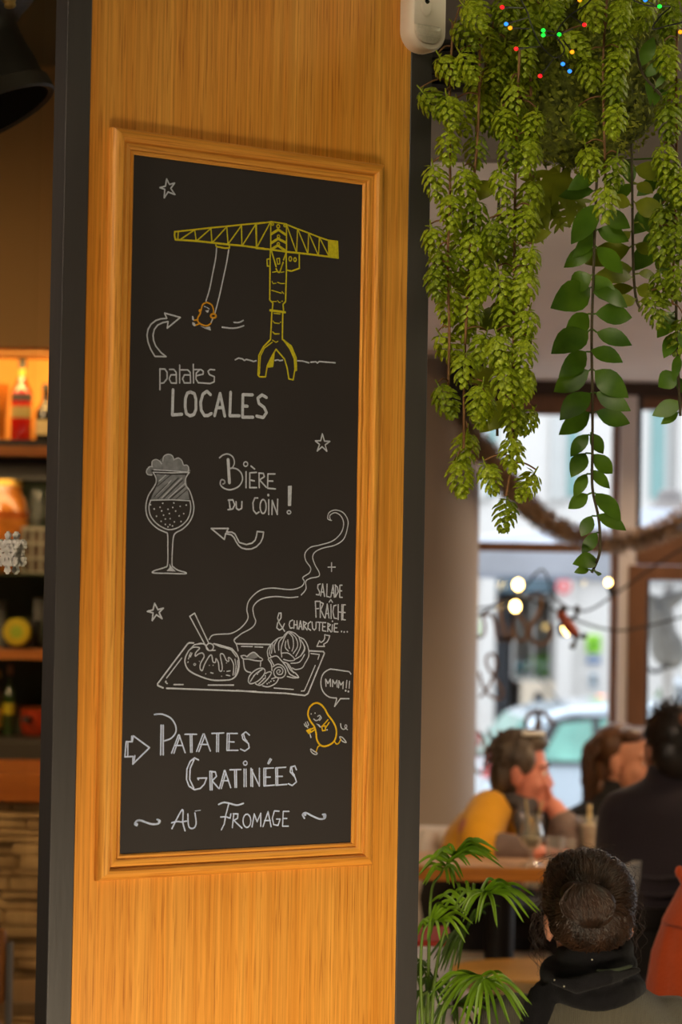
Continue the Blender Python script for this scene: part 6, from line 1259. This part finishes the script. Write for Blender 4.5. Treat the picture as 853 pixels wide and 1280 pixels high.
def rt3(rd):
    s_ = rd.choice((-1, -1, 1)); o = Vector((s_*.080, rd.uniform(-.03, .04), rd.uniform(-.02, .06))); dx = rd.uniform(.004, .024)
    return [HM @ o, HM @ (o+Vector((s_*dx, rd.uniform(-.02, .02), -.02))), HM @ (o+Vector((s_*dx*1.2, rd.uniform(-.02, .02), -.055))), HM @ (o+Vector((s_*dx*.4, rd.uniform(-.02, .02), -.095)))]
strands('loose_locks', M_hairb, hair, rt3, 34, .0008, 23, .005, 60)
def rt4(rd):
    a = rd.uniform(-.2, PI+.2); d0 = Vector((math.cos(a), rd.uniform(-.6, .3), math.sin(a))).normalized(); o = surf(d0); k = rd.uniform(.002, .012); t_ = (HM.to_3x3() @ Vector((-math.sin(a), 0, math.cos(a))))*rd.choice((-1, 1))*.05; dw = HM.to_3x3() @ d0
    return [o, o+dw*k+t_*.4, o+dw*k*1.2+t_]
strands('flyaway_hairs', M_hairb, hair, rt4, 90, .00045, 24, .004, 60)
# ------------------------------------------------------------------ dining furniture
M_tt = woodmat('table_oak', S(178, 136, 104), S(204, 166, 136), S(216, 180, 152), 0)
M_te = woodmat('table_edge_oak', S(150, 84, 26), S(196, 122, 46), S(208, 138, 60), 0)
M_cr = mat('cream_lacquer', S(206, 196, 172), .5, 0, .04, 4); M_leg = mat('table_leg_black', S(34, 31, 30), .5, .3, .1, 6)
zt_ = at(640, 1083, 7.66).z
tb = thing('table', 'pale oak dining table in front of the mustard jumper person', 'table', (at(640, 1083, 7.66).x, 7.85, 0))
xa, xb = at(470, 1083, 7.66).x, at(792, 1083, 7.66).x
P = [(xa, 7.66), (xa+.18, 7.655), (at(600, 1083, 7.66).x, 7.66), (xb-.06, 7.66), (xb-.02, 7.68), (xb, 7.74), (xb, 8.00), (xb-.05, 8.05), (xa+.05, 8.05), (xa, 8.00)]
q = MB(); q.prism(P, zt_-.006, zt_); q.build('tabletop', M_tt, tb)
q = MB(); q.prism([(x+.0*(x > 0), y) for x, y in P], zt_-.046, zt_-.006); q.build('edge', M_te, tb)
xm = (xa+xb)/2; q = MB(); q.lathe([(.045, .03), (.045, zt_-.046)], (xm, 7.85, 0), 20); q.build('pedestal', M_leg, tb, auto=.6)
q = MB(); q.lathe([(.24, 0), (.24, .012), (.06, .03), (0, .03)], (xm, 7.85, 0), 32); q.build('base', M_leg, tb, auto=.6)
# low round stool / seat
zs2 = at(640, 1204, 7.4).z; xs_ = at(655, 1204, 7.4).x
stl = thing('stool', 'round stool with yellow wood seat under the oak table edge', 'stool', (xs_, 7.3, 0))
q = MB(); q.lathe([(.17, zs2-.052), (.205, zs2-.046), (.212, zs2-.008)], (xs_, 7.3, 0), 48); part(q.build('seat_rim', mat('pale_seat_rim', S(192, 160, 112), .5, 0, .05, 5), stl, auto=.6), 'pale rim under the seat')
q = MB(); q.lathe([(.2125, zs2-.010), (.21, zs2-.002), (.20, zs2), (0, zs2)], (xs_, 7.3, 0), 48); q.build('seat', woodmat('yellow_seat_wood', S(206, 140, 50), S(232, 172, 76), S(240, 186, 92), 0), stl, auto=.6)
for k in range(4):
    a = PI/4+k*PI/2; q = MB(); q.tube([(xs_+.14*math.cos(a), 7.3+.14*math.sin(a), zs2-.05), (xs_+.19*math.cos(a), 7.3+.19*math.sin(a), 0)], [.016, .012], 10); q.build('leg', M_leg, stl)
# chairs
def chair(label, loc, rz, m, seat_z=.45, back_z=.86, w=.44, lean=.06):
    t = thing('chair', label, 'chair', loc, rz); M = FR[t.name]
    def put(q, nm, mm, **k): q.v = [M @ p for p in q.v]; return q.build(nm, mm, t, **k)
    q = MB(); q.box((0, .02, seat_z-.02), (w, .43, .045), None, .018); put(q, 'seat', m, auto=.6)
    R = []
    for (z, y) in ((seat_z+.10, -.19), (seat_z+.22, -.205), (back_z-.05, -.235), (back_z, -.24)):
        hw_ = w/2*(1 if z < back_z-.01 else .93); R.append([Vector((x, y-.03*math.cos(x*6)+.02, z)) for x in (-hw_, -hw_*.5, 0, hw_*.5, hw_)]+[Vector((x, y-.03*math.cos(x*6)+.042, z)) for x in (hw_, hw_*.5, 0, -hw_*.5, -hw_)])
    q = MB(); q.rings(R); put(q, 'backrest', m, auto=.7)
    for sx in (-1, 1):
        q = MB(); q.tube([(sx*(w/2-.03), -.18, seat_z-.04), (sx*(w/2-.03), -.205, seat_z+.14)], .012, 8); put(q, 'back_post', M_leg)
        for sy in (-1, 1): q = MB(); q.tube([(sx*(w/2-.04), sy*.16+.02, seat_z-.04), (sx*(w/2-.02), sy*.20+.02, 0)], [.015, .012], 10); put(q, 'leg', M_leg)
    return t
# the chair of the man: its cream back shows left of him
zb2 = at(790, 1087, 6.85).z
chair('cream backed dining chair left of the dark purple jumper person', (at(768, 1100, 6.62).x-.20, 6.70, 0), math.radians(66), M_cr, .43, at(790, 1087, 6.55).z, .40)
chair('chair under the dark purple jumper person', (at(842, 1200, YM).x, YM+.03, 0), 0, M_leg, .43, .72, .40)
chair('cream chair of curly haired person by the window', (hp.x*0+at(752, 1060, YC2).x, YC2+.05, 0), PI+.4, M_cr, .43, .80, .40)
chair('pale chair of the bun haired person in olive jacket', (at(742, 1300, YB2).x, YB2-.03, 0), 0, M_cr, .37, .70, .40)
c0_ = at(556, 1034, 8.42)
yc = chair('pale chair of the mustard jumper person, white coat over its back', (hipY.x, YY+.03, 0), math.radians(205), M_cr, .43, c0_.z-.02, .36)
# white coat over that chair back
ct = thing('coat', 'white coat hung over the back of the mustard jumper person chair', 'coat', (c0_.x, 8.44, 0))
R = []
for i, (z, w_, d_) in enumerate(((.30, .15, .05), (.5, .155, .06), (.66, .15, .062), (c0_.z-.05, .135, .058), (c0_.z-.012, .115, .045), (c0_.z, .09, .022))):
    R.append([Vector((c0_.x-.02+w_*math.cos(a)*(1+.05*math.sin(5*a+i)), 8.44+d_*1.2*math.sin(a)*(1+.2*math.sin(9*a+i*.5)*(1 if i < 4 else .3)), z)) for a in [2*PI*k/64 for k in range(64)]])
q = MB(); q.rings(R); q.build('cloth', mat('white_coat_cloth', S(222, 214, 212), .9, 0, .05, 5, bump=.3, bscale=20), ct, smooth=True)
q = MB(); q.tube(cr([at(538, 1042, 8.33), at(534, 1060, 8.31), at(536, 1090, 8.31), at(534, 1150, 8.31)], 5), [.03]*6+[.04]*5+[.04]*5, 12); q.build('sleeve', MATS['white_coat_cloth'], ct, smooth=True)
# rust coat hanging at the right edge
YR = 5.6
rc2 = thing('coat', 'rust red coat hung over a chair at the right edge', 'coat', (at(870, 1280, YR).x, YR, 0))
chr_ = chair('chair under the rust red coat', (at(878, 1280, YR).x, YR+.22, 0), 0, M_leg, .45, at(866, 1112, YR).z-.2, .2)
cx0 = at(872, 1280, YR).x
secs = [(.30, .115, .075), (.55, .122, .08), (at(812, 1235, YR).z, cx0-at(809, 1235, YR).x, .085), (at(818, 1190, YR).z, cx0-at(816, 1190, YR).x, .085), (at(830, 1152, YR).z, cx0-at(829, 1152, YR).x, .08), (at(835, 1140, YR).z, cx0-at(834, 1138, YR).x, .07), (at(848, 1112, YR).z, cx0-at(848, 1112, YR).x, .055), (at(853, 1098, YR).z, cx0-at(855, 1098, YR).x, .035)]
q = MB(); R = []
for i, (z, w_, d_) in enumerate(secs):
    R.append([Vector((cx0+w_*math.cos(a)*(1+.03*math.sin(6*a+i)), YR+d_*math.sin(a)*(1+.12*math.sin(9*a+i*.5)), z)) for a in [2*PI*k/56 for k in range(56)]])
M_rust = mat('rust_wool', S(206, 80, 26), .9, 0, .10, 12, bump=.35, bscale=160, sheen=.3)
q.rings(R); body_ = q.build('cloth', M_rust, rc2, smooth=True)
q = MB(); za_, zb3 = at(832, 1150, YR).z, at(848, 1108, YR).z
q.rings([[Vector((cx0+w_*math.cos(a), YR-.01+d_*math.sin(a), z)) for a in [2*PI*k/40 for k in range(40)]] for z, w_, d_ in ((za_-.006, cx0-at(826.5, 1150, YR).x, .088), (za_+.004, cx0-at(828, 1148, YR).x, .09), ((za_+zb3)/2, cx0-at(838, 1128, YR).x, .078), (zb3, cx0-at(849, 1108, YR).x, .058))]); q.build('cape_collar', M_rust, rc2, smooth=True)
q = MB(); q.ell(at(850, 1090, YR-.03), (.010, .012, .014)); q.tube([at(850, 1090, YR-.03), at(856, 1100, YR-.03), at(864, 1104, YR-.02)], [.009, .012, .012], 8); q.build('hanging_loop', M_rust, rc2, smooth=True)

# ------------------------------------------------------------------ glasses on the table
M_gl = thinglass('table_glass', (.97, .98, .97), .40, .09); M_milk = mat('milky_drink', S(226, 206, 156), .4, 0, .1, 12); M_coff = mat('milky_coffee', S(206, 172, 128), .45, 0, .25, 22, c2=S(232, 210, 176)); M_straw = mat('wood_straw', S(196, 176, 130), .6, 0, .05, 10)
def onT(px, py):
    p0 = Vector((0, 0, CZ)); d = at(px, py, 1.0)-p0; t = (zt_-CZ)/d.z; return p0+d*t
g = onT(664, 1082); k = g.y/F
hg = thing('sundae_glass', 'tall stemmed glass with milky dregs beside the patterned scarf', 'glass', g)
prof = [(14.5, 0), (14, 2), (5, 5), (2.5, 9), (2.3, 15), (4, 19), (11, 24), (15, 32), (15.2, 40), (12.5, 50), (12.5, 58), (14.5, 64)]
z_ = lambda h: g.z+h*k
MB().lathe([(r*k, z_(h)) for r, h in prof]+[((r-1.0)*k, z_(h)) for r, h in prof[::-1] if h > 20], (g.x, g.y, 0), 32, None, False).build('bowl', M_gl, hg, auto=.9)
MB().lathe([(2*k, z_(21.5)), (10*k, z_(25)), (13.5*k, z_(32)), (13.6*k, z_(35)), (0, z_(35.5))], (g.x, g.y, 0), 28).build('drink', M_milk, hg, auto=.6)
q = MB(); q.tube([(g.x-2*k, g.y, z_(37)), (g.x-8*k, g.y-.005, z_(82))], .0035, 8); q.build('straw', M_straw, hg)
q = MB(); q.tube([(g.x+3*k, g.y, z_(37)), (g.x+13*k, g.y-.003, z_(80))], .0035, 8); q.build('straw', M_straw, hg)
def tumbler(label, px, py, w0, w1, h, name='tumbler', drink=None, dh=0, mm=None, straw=False, group=None):
    g = onT(px, py); k = g.y/F; t = thing(name, label, 'glass', g, 0, group)
    MB().lathe([(w0*k, g.z), (w0*1.03*k, g.z+2*k), (w1*k, g.z+h*k), ((w1-1)*k, g.z+h*k), ((w0-.8)*k, g.z+4*k), (0, g.z+3.5*k)], (g.x, g.y, 0), 32).build('bowl', M_gl, t, auto=.7)
    if drink: ww = w0+(w1-w0)*dh/h; MB().lathe([((w0-1.2)*k, g.z+4.5*k), ((ww-1.3)*k, g.z+dh*k), (0, g.z+dh*k)], (g.x, g.y, 0), 28).build('drink', drink, t, auto=.6)
    if straw: q = MB(); q.tube([(g.x-1*k, g.y, g.z+6*k), (g.x-2*k, g.y-.008, g.z+(h+15)*k)], .0075, 10); q.build('straw', M_straw, t)
    return t
tumbler('empty water tumbler next to the stemmed glass', 694, 1080, 10, 12.5, 34)
tumbler('tall glass of milky iced coffee with thick straw', 738, 1069, 12.5, 15.5, 48, 'coffee_glass', M_coff, 38, None, True)
tumbler('small clear tumbler behind the empty water tumbler', 711, 1070, 8, 9.5, 22)
g = onT(760, 1076); k = g.y/F; pb = thing('bottle', 'little pinkish glass bottle beside the iced coffee', 'bottle', g)
MB().lathe([(8*k, g.z), (9*k, g.z+3*k), (9*k, g.z+13*k), (4*k, g.z+19*k), (3.6*k, g.z+25*k)], (g.x, g.y, 0), 24).build('body', mat('pink_glass', S(206, 150, 138), .15, 0, .1, 10, spec=.8), pb, auto=.6)
MB().lathe([(4.6*k, g.z+24*k), (4.6*k, g.z+29*k), (0, g.z+29.5*k)], (g.x, g.y, 0), 20).build('cap', mat('pink_cap', S(196, 168, 160), .4), pb, auto=.6)
q = MB(); q.tube([g+Vector((-.012, 0, .068)), g+Vector((-.034, -.01, .10))], .0028, 8); q.build('dispensing_tube', M_gl, pb)
# white box with a red band behind the palm
bxw = thing('gift_box', 'white box with red ribbon band standing behind the palm fronds', 'box', (at(540, 1210, 5.6).x, 5.6, 0))
xa_, xb_ = at(505, 1210, 5.6).x, at(566, 1210, 5.6).x; z1_ = at(545, 1183, 5.6).z
MB().bb((xa_, 5.6, .0), (xb_, 5.85, z1_), None, .006).build('box', mat('white_card', S(214, 208, 208), .7, 0, .03, 4), bxw, auto=.6)
MB().bb((xa_-.001, 5.598, z1_), (xb_+.001, 5.852, z1_+.012), None, .003).build('lid', mat('red_card', S(190, 50, 36), .6, 0, .08, 8), bxw)
